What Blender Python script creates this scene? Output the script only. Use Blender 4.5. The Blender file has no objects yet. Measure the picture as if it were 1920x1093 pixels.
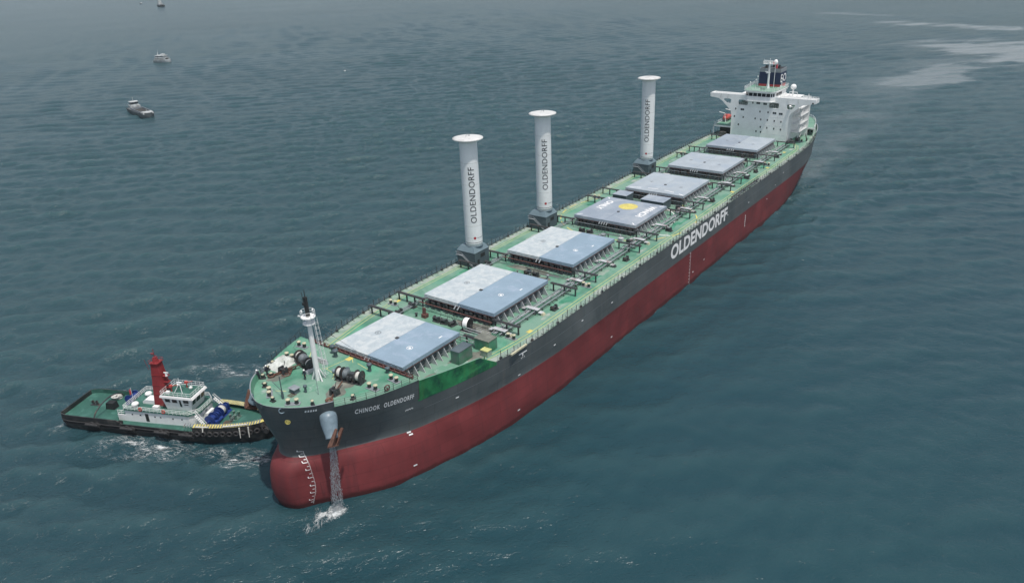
import bpy, bmesh, math, random
import numpy as np
from mathutils import Vector, Matrix
random.seed(7)
SC = bpy.context.scene
COL = SC.collection
R = math.radians

# ---------------------------------------------------------------- camera
CAMLOC = (-65.74, -105.30, 93.92)
def look(pitch, yaw, roll):
    f = Vector((math.cos(pitch)*math.cos(yaw), math.cos(pitch)*math.sin(yaw), -math.sin(pitch)))
    rt = Vector((math.sin(yaw), -math.cos(yaw), 0.)); up = rt.cross(f)
    c, s = math.cos(roll), math.sin(roll)
    r2 = c*rt + s*up; u2 = -s*rt + c*up
    return Matrix((r2, u2, -f)).transposed().to_4x4()
cam_d = bpy.data.cameras.new('camera'); cam = bpy.data.objects.new('camera', cam_d); COL.objects.link(cam)
cam.matrix_world = Matrix.Translation(CAMLOC) @ look(0.421523048, 0.644413173, -0.0423826774)
cam_d.sensor_fit = 'HORIZONTAL'; cam_d.sensor_width = 36.0
cam_d.lens = 36.0*1451.08/1920.0
cam_d.clip_start = 1.0; cam_d.clip_end = 60000.0
SC.camera = cam

# ---------------------------------------------------------------- sky, sun, exposure
SUN = Vector((-0.35*0.30, -0.935*0.30, 0.954)).normalized()
EL = math.asin(SUN.z); AZ = math.atan2(SUN.x, SUN.y)
world = bpy.data.worlds.new('World'); SC.world = world; world.use_nodes = True
wn = world.node_tree; wn.nodes.clear()
wo = wn.nodes.new('ShaderNodeOutputWorld'); wb = wn.nodes.new('ShaderNodeBackground')
sky = wn.nodes.new('ShaderNodeTexSky'); sky.sky_type = 'NISHITA'; sky.sun_disc = False
sky.sun_elevation = EL; sky.sun_rotation = AZ % (2*math.pi)
sky.air_density = 1.0; sky.dust_density = 2.5; sky.ozone_density = 1.0; sky.altitude = 50
hs = wn.nodes.new('ShaderNodeHueSaturation'); hs.inputs['Saturation'].default_value = 0.66
wn.links.new(sky.outputs[0], hs.inputs['Color']); wn.links.new(hs.outputs[0], wb.inputs['Color'])
wb.inputs['Strength'].default_value = 0.135
wn.links.new(wb.outputs[0], wo.inputs['Surface'])
sl = bpy.data.lights.new('sun', 'SUN'); sl.energy = 3.5; sl.angle = R(1.2); sl.color = (1.0, 0.95, 0.88)
sun = bpy.data.objects.new('sun', sl); COL.objects.link(sun)
sun.rotation_euler = SUN.to_track_quat('Z', 'Y').to_euler(); sun.location = (0, 0, 400)
vs = SC.view_settings; vs.view_transform = 'Standard'; vs.look = 'None'; vs.gamma = 1.0
vs.exposure = -0.08; vs.use_curve_mapping = False
# hull lines: Z level -> list of (X, half breadth) from stem to stern
# hull lines
_fore={
 22.6:[(0,0),(.4,2.3),(1.6,4.9),(4.6,8.6),(7.5,10.4),(13.7,14.0),(22.6,16.9),(30,18.6),(38,19.9),(46,20.9),(55,21.5)],
 21.3:[(.2,0),(.6,2.3),(1.9,4.8),(5,8.5),(7.9,10.3),(13.9,13.8),(22.6,16.6),(30,18.3),(38,19.7),(46,20.8),(55,21.5)],
 17.0:[(1.1,0),(1.6,2.2),(3.2,4.5),(6,7.4),(8.8,9.3),(14.4,12.9),(22.6,15.9),(30,17.8),(38,19.5),(46,20.7),(55,21.5)],
 12.5:[(2.5,0),(3.1,1.9),(4.7,3.9),(7.5,6.5),(10.8,8.8),(14.4,11.1),(22.0,14.9),(29.5,17.2),(38.2,19.2),(48,20.6),(60,21.5)],
 10.5:[(2.8,0),(3.3,1.8),(4.8,3.7),(7.6,6.2),(10.9,8.3),(14.2,10.4),(21.5,14.5),(29,16.8),(38.4,19.0),(50,20.6),(63,21.5)],
 8.8:[(1.1,0),(1.6,2.4),(3.9,4.8),(7.3,7.3),(11,9.6),(14.4,11.4),(21.5,15.0),(29,17.1),(38.4,19.1),(50,20.7),(62,21.5)],
 6.5:[(.35,0),(.9,2.7),(3.4,5.1),(7,7.9),(11.6,10.7),(15,12.4),(21.5,15.4),(29,17.4),(37,19.2),(49,20.8),(60,21.5)],
 3.0:[(.1,0),(.7,2.8),(3.2,5.3),(7,8.3),(12,11.4),(16,13.4),(21.5,15.6),(29,17.6),(36.5,19.3),(48,20.8),(60,21.5)],
 0.0:[(.7,0),(1.3,2.5),(4.4,5.5),(8,8.5),(12.4,11.6),(17,13.9),(22,15.6),(29,17.5),(36,19.1),(48,20.6),(60,21.5)],
 -6.0:[(3.5,0),(4.2,2.3),(7,5),(11,8),(15,11),(20,13.6),(26,16),(33,18),(41,19.6),(52,20.9),(64,21.5)],
}
_aft={
 22.6:[(225,21.5),(240,21.2),(253,20),(266,18.0),(277,15.2),(283,12.2),(286,8.5),(287.3,4),(287.5,0)],
 21.3:[(225,21.5),(240,21.2),(253,20),(266,18.0),(277,15.2),(283,12.2),(286,8.5),(287.3,4),(287.5,0)],
 17.0:[(225,21.5),(240,21.1),(253,19.8),(266,17.6),(276,14.8),(282,11.8),(285.2,8),(286.5,4),(286.7,0)],
 12.5:[(220,21.5),(238,21),(250,19.6),(262,17.2),(272,14),(279,10.5),(283,7),(284.8,3.5),(285,0)],
 10.5:[(216,21.5),(236,20.9),(248,19.3),(260,16.6),(270,13),(276,9.8),(280,6.5),(282,3),(282.2,0)],
 8.8:[(213,21.5),(233,20.6),(246,18.8),(257,16),(266,12.6),(273,9),(277,6),(279,3),(279.2,0)],
 6.5:[(210,21.5),(230,20.2),(242,18.2),(253,15.2),(262,11.5),(269,7.8),(273,5),(275,2.5),(275.3,0)],
 3.0:[(205,21.5),(225,19.8),(237,17.6),(248,14.2),(256,10.8),(263,7),(267,4.2),(269,2),(269.4,0)],
 0.0:[(200,21.5),(220,19.5),(233,16.9),(244,13.2),(252,9.8),(259,6.2),(263,3.5),(265,1.5),(265.3,0)],
 -6.0:[(190,21.5),(212,18.6),(226,15.2),(237,11.4),(246,7.8),(253,4.6),(258,2.4),(260,1),(260.2,0)],
}
for _z,_d in ((12.5,2),(10.5,6),(8.8,8),(6.5,10),(3.0,12),(0.0,13),(-6.0,13)):
    _aft[_z]=[(x+_d,y) for x,y in _aft[_z]]
for _z,_d in ((8.8,.5),(6.5,.9),(3.0,.9),(0.0,.7)):
    _fore[_z]=[(x,y-(_d if 2<x<9 else (_d*.5 if 9<x<13 else 0))) for x,y in _fore[_z]]
LV=sorted(_fore)
def _pchip(x,y):
    x=np.array(x,float);y=np.array(y,float);h=np.diff(x);d=np.diff(y)/h
    m=np.zeros(len(x));m[0]=d[0];m[-1]=d[-1]
    for i in range(1,len(x)-1):
        if d[i-1]*d[i]>0:
            w1=2*h[i]+h[i-1];w2=h[i]+2*h[i-1];m[i]=(w1+w2)/(w1/d[i-1]+w2/d[i])
    def f(q):
        q=np.clip(q,x[0],x[-1]);i=np.clip(np.searchsorted(x,q)-1,0,len(x)-2);t=(q-x[i])/h[i]
        return (2*t**3-3*t*t+1)*y[i]+(t**3-2*t*t+t)*h[i]*m[i]+(-2*t**3+3*t*t)*y[i+1]+(t**3-t*t)*h[i]*m[i+1]
    return f
def _mk(z):
    F=_fore[z];A=_aft[z];xs=F[0][0];xe=A[-1][0]
    ff=_pchip([np.sqrt(p[0]-xs) for p in F],[p[1] for p in F])
    fa=_pchip([-np.sqrt(xe-p[0]) for p in A],[p[1] for p in A])
    def f(X):
        if X<=xs or X>=xe: return 0.
        if X<=F[-1][0]: return float(ff(np.sqrt(X-xs)))
        if X<A[0][0]: return 21.5
        return float(fa(-np.sqrt(xe-X)))
    return f,xs,xe
_L={z:_mk(z) for z in LV}
_xs=_pchip(LV,[_L[z][1] for z in LV]);_xe=_pchip(LV,[_L[z][2] for z in LV])
def xstem(Z): return float(_xs(Z))
def xend(Z): return float(_xe(Z))
def hb(X,Z):
    Z=min(max(Z,LV[0]),LV[-1]);i=min(max(int(np.searchsorted(LV,Z))-1,0),len(LV)-2)
    z0,z1=LV[i],LV[i+1];t=(Z-z0)/(z1-z0);s=xstem(Z);e=xend(Z)
    r=[]
    for z in (z0,z1):
        f,a,b=_L[z]
        # shift X relative to stem near the bow and to the transom near the stern
        k=max(0,1-max(X-s,0)/60.);q=max(0,1-max(e-X,0)/85.)
        r.append(f(min(max(X+(a-s)*k+(b-e)*q,a+1e-6 if X>s else a),b)))
    return r[0]*(1-t)+r[1]*t

# ---------------------------------------------------------------- materials
def nd(nt, t, **k):
    n = nt.nodes.new(t)
    for a, b in k.items(): setattr(n, a, b)
    return n
def mixc(nt, fac, a, b, mode='MIX'):
    m = nd(nt, 'ShaderNodeMix', data_type='RGBA', blend_type=mode)
    for s, v in ((m.inputs[0], fac), (m.inputs[6], a), (m.inputs[7], b)):
        if hasattr(v, 'is_output'): nt.links.new(v, s)
        elif isinstance(v, (int, float)): s.default_value = v
        else: s.default_value = (*v, 1)
    return m.outputs[2]
def mth(nt, op, a, b=0.0, c=None, clamp=False):
    m = nd(nt, 'ShaderNodeMath', operation=op); m.use_clamp = clamp
    for i, v in enumerate((a, b) + ((c,) if c is not None else ())):
        if hasattr(v, 'is_output'): nt.links.new(v, m.inputs[i])
        else: m.inputs[i].default_value = v
    return m.outputs[0]
def maprange(nt, v, a, b, c=0.0, d=1.0):
    m = nd(nt, 'ShaderNodeMapRange'); nt.links.new(v, m.inputs[0])
    for i, x in enumerate((a, b, c, d)): m.inputs[i+1].default_value = x
    return m.outputs[0]
def noise(nt, vec, scale, detail=3, rough=.55, out=0, dist=0.0):
    n = nd(nt, 'ShaderNodeTexNoise'); n.inputs['Scale'].default_value = scale
    n.inputs['Detail'].default_value = detail; n.inputs['Roughness'].default_value = rough
    n.inputs['Distortion'].default_value = dist
    if vec is not None: nt.links.new(vec, n.inputs['Vector'])
    return n.outputs[out]
def mapping(nt, vec, scale=(1, 1, 1), rot=(0, 0, 0), loc=(0, 0, 0)):
    m = nd(nt, 'ShaderNodeMapping'); nt.links.new(vec, m.inputs[0])
    m.inputs[1].default_value = loc; m.inputs[2].default_value = rot; m.inputs[3].default_value = scale
    return m.outputs[0]
MATS = {}
def mat(name, col, rough=.6, metal=0.0, var=.18, scale=.6, wear=None, wear_amt=.3, streak=0.0, streak_col=None, bump=.0, bscale=6, seams=False):
    """Painted surface: base colour, broad mottling, optional worn patches and run-off streaks."""
    m = bpy.data.materials.new(name); m.use_nodes = True; nt = m.node_tree
    b = nt.nodes['Principled BSDF']
    tc = nd(nt, 'ShaderNodeTexCoord').outputs['Object']
    n1 = noise(nt, tc, scale, 5, .6)
    dark = tuple(c*(1-var*1.6) for c in col); light = tuple(min(1, c*(1+var*1.4)) for c in col)
    c = mixc(nt, maprange(nt, n1, .3, .7), dark, light)
    n4 = noise(nt, tc, scale*9, 3, .6)
    c = mixc(nt, maprange(nt, n4, .35, .75, 0, var), c, tuple(x*.45 for x in col))
    if wear is not None:
        n2 = noise(nt, tc, scale*.7, 8, .68, dist=.4)
        c = mixc(nt, maprange(nt, n2, .62-wear_amt*.35, .70-wear_amt*.2), c, wear)
    if streak > 0:
        v = mapping(nt, tc, (1.1, 1.1, .05))
        n3 = mth(nt, 'MULTIPLY_ADD', noise(nt, v, 1.6, 5, .65), .5, mth(nt, 'MULTIPLY', noise(nt, mapping(nt, tc, (1, 1, .04)), .38, 5, .7), .5))
        c = mixc(nt, maprange(nt, n3, .5, .66, 0, streak), c, streak_col or tuple(x*.5 for x in col))
    if seams:
        br = nd(nt, 'ShaderNodeTexBrick'); br.offset = .5
        v = mapping(nt, tc, (1, 1, 1), (R(90), 0, 0))
        nt.links.new(v, br.inputs['Vector']); br.inputs['Scale'].default_value = 1
        br.inputs['Mortar Size'].default_value = .07; br.inputs['Brick Width'].default_value = 10.5; br.inputs['Row Height'].default_value = 2.4
        br.inputs['Color1'].default_value = (1, 1, 1, 1); br.inputs['Color2'].default_value = (.80, .80, .80, 1); br.inputs['Mortar'].default_value = (.5, .5, .5, 1)
        c = mixc(nt, .55, c, br.outputs[0], 'MULTIPLY')
    if seams:
        sp = nd(nt, 'ShaderNodeSeparateXYZ'); nt.links.new(tc, sp.inputs[0])
        zz = mth(nt, 'ADD', sp.outputs[2], mth(nt, 'MULTIPLY', noise(nt, tc, .5, 5, .6), -1.6))
        c = mixc(nt, maprange(nt, zz, .5, -.1), c, tuple(x*.42 for x in col))          # wet, slimed band at the waterline
        v2 = mapping(nt, tc, (.9, .9, .10)); n5 = noise(nt, v2, .8, 6, .7)
        c = mixc(nt, maprange(nt, n5, .66, .76, 0, .5), c, tuple(min(1, x*.6+.09) for x in col))   # scuffed, chalky patches
    nt.links.new(c, b.inputs['Base Color'])
    b.inputs['Metallic'].default_value = metal
    r = maprange(nt, n1, .3, .7, max(rough-.1, .05), min(1, rough+.12)); nt.links.new(r, b.inputs['Roughness'])
    if bump > 0:
        bp = nd(nt, 'ShaderNodeBump'); bp.inputs['Distance'].default_value = bump
        nt.links.new(noise(nt, tc, bscale, 4), bp.inputs['Height']); nt.links.new(bp.outputs[0], b.inputs['Normal'])
    MATS[name] = m
    return m
mat('topside_grey', (.10, .116, .12), .48, var=.17, scale=.09, streak=.75, streak_col=(.13, .13, .125), seams=True)
mat('antifouling_red', (.185, .031, .034), .62, var=.17, scale=.12, streak=.8, streak_col=(.125, .028, .032), seams=True)
mat('deck_green', (.075, .245, .160), .62, var=.28, scale=.16, wear=(.17, .30, .23), wear_amt=.7, bump=.01)
mat('tug_green_patch', (.035, .20, .115), .55, var=.15, scale=.4, wear=(.085, .27, .18), wear_amt=.6)
mat('deck_pale', (.36, .43, .40), .7, var=.15, scale=.8, wear=(.12, .27, .19), wear_amt=.9)
mat('deck_margin', (.20, .31, .24), .7, var=.2, scale=.3, wear=(.33, .37, .33), wear_amt=.5)
mat('deck_grime', (.20, .21, .18), .75, var=.3, scale=.4, wear=(.12, .13, .11), wear_amt=.6)
mat('bulwark_green', (.035, .24, .09), .35, var=.3, scale=.35, wear=(.015, .07, .05), wear_amt=.5, streak=.5, streak_col=(.10, .22, .06))
mat('cover_blue', (.24, .33, .41), .5, var=.05, scale=.25, wear=(.30, .38, .47), wear_amt=.2, bump=.006, bscale=2)
mat('cover_bluegrey', (.27, .32, .38), .5, var=.07, scale=.2, wear=(.35, .39, .43), wear_amt=.4, bump=.006, bscale=2)
mat('cover_palegrey', (.36, .41, .45), .55, var=.07, scale=.22, wear=(.31, .37, .43), wear_amt=.35, bump=.006, bscale=2)
mat('cover_worn', (.40, .46, .49), .62, var=.05, scale=.7, wear=(.50, .54, .55), wear_amt=.5, bump=.006, bscale=2)
mat('coaming_grey', (.17, .20, .22), .6, var=.25, scale=.6, wear=(.12, .07, .06), wear_amt=.3)
mat('stay_grey', (.46, .48, .50), .6, var=.15, wear=(.22, .17, .16), wear_amt=.3)
mat('rust_red', (.14, .06, .052), .7, var=.3, scale=1.5)
mat('rust_brown', (.16, .085, .06), .75, var=.35, scale=1.2, wear=(.12, .05, .035), wear_amt=.5)
mat('dark_steel', (.045, .052, .056), .55, var=.3, scale=1.2, wear=(.09, .06, .05), wear_amt=.3)
mat('black', (.018, .02, .021), .6, var=.2)
mat('slate', (.075, .105, .12), .5, var=.12, scale=.4, wear=(.10, .13, .145), wear_amt=.3)
mat('slate_light', (.14, .20, .23), .5, var=.08, scale=.4)
mat('grey_paint', (.24, .27, .29), .5, var=.12, scale=.8)
mat('steel_blue', (.17, .235, .28), .4, var=.12, scale=.8, streak=.3)
mat('disc_grey', (.60, .61, .60), .6, var=.06, scale=.8, wear=(.48, .49, .48), wear_amt=.3)
mat('rotor_white', (.76, .79, .79), .42, var=.035, scale=.25, streak=.12, streak_col=(.62, .63, .62))
mat('white_paint', (.84, .85, .84), .45, var=.05, scale=.35, streak=.16, streak_col=(.55, .52, .46))
mat('tug_white', (.80, .81, .80), .45, var=.04, scale=.7, streak=.2, streak_col=(.42, .34, .27))
mat('lettering_white', (.88, .88, .87), .5, var=.03)
mat('lettering_dark', (.035, .04, .045), .5, var=.03)
mat('yellow_paint', (.60, .52, .15), .6, var=.15, scale=1.2)
mat('pale_yellow', (.50, .52, .22), .65, var=.2, scale=1.5)
mat('cap_yellow', (.50, .48, .34), .6, var=.12)
mat('funnel_blue', (.012, .022, .068), .4, var=.1)
mat('funnel_red', (.40, .045, .05), .5, var=.1)
mat('tug_red', (.27, .030, .034), .5, var=.12, scale=.8, streak=.4, streak_col=(.18, .03, .03), wear=(.33, .09, .08), wear_amt=.05)
mat('orange', (.52, .085, .07), .45, var=.08)
mat('winch_blue', (.018, .045, .20), .4, var=.15, scale=1.2)
mat('tug_green', (.030, .11, .085), .6, var=.14, scale=.4, wear=(.06, .17, .14), wear_amt=.2)
mat('tug_black', (.020, .022, .024), .55, var=.3, scale=.7, wear=(.07, .065, .06), wear_amt=.35)
mat('rubber', (.038, .038, .04), .85, var=.25, scale=2)
mat('rope', (.58, .58, .54), .85, var=.12, scale=3)
mat('canvas', (.56, .59, .56), .85, var=.15, scale=.7, wear=(.30, .33, .29), wear_amt=.4, bump=.05, bscale=1.2)
mat('glass', (.015, .02, .024), .08, var=.05)
mat('coverall', (.018, .024, .04), .8, var=.1)
mat('skin', (.42, .25, .17), .6, var=.05)
mat('hold_dark', (.05, .05, .048), .8, var=.3)
mat('boat_pale', (.52, .55, .55), .6, var=.15, scale=.4, wear=(.30, .31, .30), wear_amt=.4)
mat('barge_grey', (.13, .145, .15), .6, var=.25, scale=.5)
mat('green_box', (.06, .24, .14), .5, var=.3, scale=.3, wear=(.12, .16, .15), wear_amt=.5)
mat('flag_red', (.55, .06, .08), .7, var=.05)

# ---------------------------------------------------------------- mesh helpers
class MB:
    def __init__(s): s.v = []; s.f = []; s.m = []; s.sm = []
    def add(s, vs, fs, mi=0, smooth=False):
        o = len(s.v); s.v += [tuple(v) for v in vs]
        for f in fs: s.f.append(tuple(i+o for i in f)); s.m.append(mi); s.sm.append(smooth)
        return s
    def box(s, x0, x1, y0, y1, z0, z1, mi=0, top=None):
        """axis box; top=(dx,dy) insets the top face"""
        dx, dy = top or (0, 0)
        v = [(x0, y0, z0), (x1, y0, z0), (x1, y1, z0), (x0, y1, z0), (x0+dx, y0+dy, z1), (x1-dx, y0+dy, z1), (x1-dx, y1-dy, z1), (x0+dx, y1-dy, z1)]
        return s.add(v, [(3, 2, 1, 0), (4, 5, 6, 7), (0, 1, 5, 4), (1, 2, 6, 5), (2, 3, 7, 6), (3, 0, 4, 7)], mi)
    def tube(s, a, b, r0, r1=None, n=8, mi=0, caps=True, smooth=True):
        a = Vector(a); b = Vector(b); r1 = r0 if r1 is None else r1
        d = (b-a)
        if d.length < 1e-6: return s
        d.normalize(); u = d.orthogonal().normalized(); w = d.cross(u)
        vs = []
        for p, r in ((a, r0), (b, r1)):
            for k in range(n):
                t = 2*math.pi*(k+.5)/n; vs.append(p+u*(r*math.cos(t))+w*(r*math.sin(t)))
        s.add(vs, [(k, (k+1) % n, n+(k+1) % n, n+k) for k in range(n)], mi, smooth and n > 4)
        if caps: s.add(vs, [tuple(range(n-1, -1, -1)), tuple(range(n, 2*n))], mi)
        return s
    def path(s, pts, r, n=6, mi=0):
        for a, b in zip(pts, pts[1:]): s.tube(a, b, r, n=n, mi=mi)
        return s
    def lathe(s, prof, c=(0, 0, 0), n=24, axis='Z', mi=0, smooth=True):
        c = Vector(c); vs = []; k = len(prof)
        for j in range(n):
            t = 2*math.pi*j/n
            for r, h in prof:
                p = (r*math.cos(t), r*math.sin(t), h)
                if axis == 'Y': p = (p[0], h, p[1])
                elif axis == 'X': p = (h, p[0], p[1])
                vs.append(c+Vector(p))
        fs = [(j*k+i, ((j+1) % n)*k+i, ((j+1) % n)*k+i+1, j*k+i+1) for j in range(n) for i in range(k-1)]
        return s.add(vs, fs, mi, smooth)
    def prism(s, pts, z0, z1, mi=0, smooth=False):
        n = len(pts); v = [(x, y, z0) for x, y in pts]+[(x, y, z1) for x, y in pts]
        s.add(v, [(k, (k+1) % n, n+(k+1) % n, n+k) for k in range(n)], mi, smooth)
        return s.add(v, [tuple(range(n-1, -1, -1)), tuple(range(n, 2*n))], mi)
    def torus(s, c, ax, Rr, r, n=16, m=8, mi=0):
        ax = Vector(ax).normalized(); u = ax.orthogonal().normalized(); w = ax.cross(u); c = Vector(c); vs = []
        for j in range(n):
            t = 2*math.pi*j/n; d = u*math.cos(t)+w*math.sin(t)
            for i in range(m):
                p = 2*math.pi*i/m; vs.append(c+d*(Rr+r*math.cos(p))+ax*(r*math.sin(p)))
        return s.add(vs, [(j*m+i, ((j+1) % n)*m+i, ((j+1) % n)*m+(i+1) % m, j*m+(i+1) % m) for j in range(n) for i in range(m)], mi, True)
    def rail(s, pts, h=1.2, step=1.8, rp=.05, rr=.03, rows=3, mi=0):
        for a, b in zip(pts, pts[1:]):
            a = Vector(a); b = Vector(b); L = (b-a).length; n = max(1, round(L/step))
            for k in range(n+1):
                p = a+(b-a)*(k/n); s.tube(p, p+Vector((0, 0, h)), rp, n=4, mi=mi, caps=False)
            for q in range(rows):
                z = Vector((0, 0, h*(q+1)/rows)); s.tube(a+z, b+z, rr, n=4, mi=mi, caps=False)
        return s
    def mesh(s, name, mats):
        me = bpy.data.meshes.new(name); me.from_pydata(s.v, [], s.f)
        for m in (mats if isinstance(mats, (list, tuple)) else [mats]): me.materials.append(MATS[m])
        me.polygons.foreach_set('material_index', s.m); me.polygons.foreach_set('use_smooth', s.sm)
        bm = bmesh.new(); bm.from_mesh(me); bmesh.ops.recalc_face_normals(bm, faces=bm.faces); bm.to_mesh(me); bm.free()
        me.update(); return me
    def build(s, name, mats, parent=None, **k):
        return link(name, s.mesh(name, mats), parent, **k)
def link(name, me, parent=None, loc=(0, 0, 0), rotz=0.0, kind=None, label=None):
    o = bpy.data.objects.new(name, me); COL.objects.link(o)
    o.location = loc; o.rotation_euler = (0, 0, rotz)
    if parent is not None: o.parent = parent
    if kind: o['kind'] = kind
    if label: o['label'] = label
    return o
def thing(name, label, cat, loc=(0, 0, 0), rotz=0.0, group=None):
    o = bpy.data.objects.new(name, None); COL.objects.link(o); o.empty_display_size = 1
    o.location = loc; o.rotation_euler = (0, 0, rotz); o['label'] = label; o['category'] = cat
    if group: o['group'] = group
    return o
def copies(src, parent, spots):
    """copies of a part and its sub-parts under the same thing; spots = [(x, y, z, rotz)]"""
    out = []
    kids = list(src.children)
    for x, y, z, r in spots:
        c = src.copy(); COL.objects.link(c); c.parent = parent; c.location = (x, y, z); c.rotation_euler = (0, 0, r)
        for k in kids:
            d = k.copy(); COL.objects.link(d); d.parent = c
        out.append(c)
    return out
def text_geo(txt, bold=0.0, cuts=0, space=1.0):
    cu = bpy.data.curves.new('t', 'FONT'); cu.body = txt; cu.size = 1; cu.offset = bold; cu.resolution_u = 4; cu.space_character = space
    ob = bpy.data.objects.new('t', cu); COL.objects.link(ob)
    dg = bpy.context.evaluated_depsgraph_get(); me = bpy.data.meshes.new_from_object(ob.evaluated_get(dg))
    bpy.data.objects.remove(ob); bpy.data.curves.remove(cu)
    bm = bmesh.new(); bm.from_mesh(me); bpy.data.meshes.remove(me)
    xs = [v.co.x for v in bm.verts]; ys = [v.co.y for v in bm.verts]
    x0, x1, y0, y1 = min(xs), max(xs), min(ys), max(ys)
    for v in bm.verts: v.co.x = (v.co.x-x0)/(x1-x0); v.co.y = (v.co.y-y0)/(y1-y0); v.co.z = 0
    for k in range(1, cuts):
        bmesh.ops.bisect_plane(bm, geom=bm.verts[:]+bm.edges[:]+bm.faces[:], plane_co=(0, k/cuts, 0), plane_no=(0, 1, 0))
    bm.verts.ensure_lookup_table()
    vs = [tuple(v.co) for v in bm.verts]; fs = [tuple(v.index for v in f.verts) for f in bm.faces]
    bm.free(); return vs, fs
def lettering(name, txt, fn, m, parent, bold=0.0, cuts=0, space=1.0):
    """flat print: fn maps unit text coordinates (u along, v up) onto the surface"""
    vs, fs = text_geo(txt, bold, cuts, space)
    b = MB(); b.add([fn(u, v) for u, v, _ in vs], fs)
    return b.build(name, m, parent)

def build_pieces(b, name, mats, parent, **k):
    """each loose piece of b becomes an object of its own"""
    par = list(range(len(b.v)))
    def root(i):
        while par[i] != i: par[i] = par[par[i]]; i = par[i]
        return i
    for f in b.f:
        for q in f[1:]: par[root(q)] = root(f[0])
    gr = {}
    for fi, f in enumerate(b.f): gr.setdefault(root(f[0]), []).append(fi)
    for fl in gr.values():
        n = MB(); mp = {}
        for fi in fl:
            for q in b.f[fi]:
                if q not in mp: mp[q] = len(n.v); n.v.append(b.v[q])
            n.f.append(tuple(mp[q] for q in b.f[fi])); n.m.append(b.m[fi]); n.sm.append(b.sm[fi])
        n.build(name, mats, parent, **k)

# ================================================================ BULK CARRIER (x aft, y starboard, z up, water at 0)
ZD, ZF, ZT = 17.0, 21.3, 20.3        # main deck, forecastle deck, hatch cover top
ship = thing('bulk_carrier', 'huge red and dark grey bulk carrier with green decks and three white rotor sails', 'cargo ship')
XB = 22.6                              # forecastle break
def xs_list(Z, mode):
    a, e = xstem(Z), xend(Z)
    if mode == 'hull':
        L = [a+(60-0)*(i/44)**2 for i in range(45)]
        x1 = L[-1]; x2 = 200.0
        L += [x1+(x2-x1)*(i/14) for i in range(1, 15)]
        L += [e-(e-x2)*(1-i/34)**2 for i in range(1, 35)]
        return L
    return [a+(XB-a)*(i/30)**2 for i in range(31)]
def hull_sheet(b, Zs, mode, mi_fn, inset=0.0):
    rows = []
    for Z in Zs:
        X = xs_list(Z, mode); row = [(x, -max(0, hb(x, Z)-inset), Z) for x in X]
        row[0] = (X[0], 0, Z)
        if mode == 'hull': row[-1] = (X[-1], 0, Z)
        rows.append(row)
    n = len(rows[0])
    for sgn in (1, -1):
        vs = [(x, y*sgn, z) for r in rows for x, y, z in r]
        for j in range(len(rows)-1):
            zc = (Zs[j]+Zs[j+1])/2
            fs = [(j*n+i, j*n+i+1, (j+1)*n+i+1, (j+1)*n+i) for i in range(n-1)]
            o = len(b.v)
            if j == 0: base = o; b.v += vs
            for f in fs: b.f.append(tuple(i+base for i in f)); b.m.append(mi_fn(zc)); b.sm.append(True)
hull_mb = MB()
hull_sheet(hull_mb, [-6, -3, 0, 1.5, 3, 4.7, 6.5, 7.7, 8.8, 9.5, 10.15, 10.5, 11.5, 12.5, 14, 15.5, 17.0, 17.22], 'hull', lambda z: 1 if z < 10.15 else 0)
def vloft(b, X0, Z0, Z1): pass
hull_sheet(hull_mb, [17.22, 18.2, 19.2, 20.3, ZF], 'fore', lambda z: 0)
# transverse bulkhead at the break of the forecastle
w = hb(XB, 19)
hull_mb.add([(XB, -w, ZD), (XB, w, ZD), (XB, hb(XB, ZF), ZF), (XB, -hb(XB, ZF), ZF)], [(0, 1, 2, 3)], 0)
hull_me = hull_mb.mesh('hull', ['topside_grey', 'antifouling_red'])
bm = bmesh.new(); bm.from_mesh(hull_me); bmesh.ops.remove_doubles(bm, verts=bm.verts, dist=.002)
bmesh.ops.recalc_face_normals(bm, faces=bm.faces); bm.to_mesh(hull_me); bm.free()
hull = link('hull', hull_me, ship)

def deck_strip(b, X0, X1, Z, n=80, inset=.02, mi=0, y_in=None, side=None, outer=None):
    """flat deck between the two hull edges (or one side strip between two offsets)"""
    vs = []; 
    for i in range(n+1):
        x = X0+(X1-X0)*i/n
        if X0 < 3: x = X0+(X1-X0)*(i/n)**2
        w = max(hb(x, Z)-inset, 0)
        if side is None: vs += [(x, -w, Z), (x, w, Z)]
        else: vs += [(x, side*max(w-y_in, 0), Z+outer), (x, side*w, Z+outer)]
    return b.add(vs, [(2*i, 2*i+2, 2*i+3, 2*i+1) for i in range(n)], mi)
b = MB(); deck_strip(b, 21.0, 286.5, ZD, 200); b.build('main_deck', 'deck_green', ship)
b = MB(); deck_strip(b, .25, XB, ZF, 60, inset=.05); b.build('forecastle_deck', 'deck_green', ship)
b = MB()
for s in (-1, 1): deck_strip(b, XB+.5, 262, ZD, 160, inset=.12, y_in=1.9, side=s, outer=.012)
b.build('deck_margin', 'deck_margin', ship)
# yellow walkway lines along both sides
def line_strip(b, pts, w, z):
    for p, q in zip(pts, pts[1:]):
        p = Vector((p[0], p[1], 0)); q = Vector((q[0], q[1], 0)); d = (q-p)
        if d.length < 1e-6: continue
        n = Vector((-d.y, d.x, 0)).normalized()*(w/2)
        b.add([(p.x-n.x, p.y-n.y, z), (q.x-n.x, q.y-n.y, z), (q.x+n.x, q.y+n.y, z), (p.x+n.x, p.y+n.y, z)], [(0, 1, 2, 3)])
b = MB()
for s in (-1, 1):
    for off in (2.25, 3.15):
        xsn = [26+i*4 for i in range(57)]
        b = MB(); line_strip(b, [(x, s*(min(hb(x, ZD), 21.5)-off)) for x in xsn if x < 240], .17, ZD+.020)
        line_strip(b, [(238, s*(21.0-off)), (243, s*(20.2-off-.8)), (246, s*(20-off-3.2))], .17, ZD+.024)
        b.build('walkway_line', 'pale_yellow', ship)
b = MB()
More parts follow.
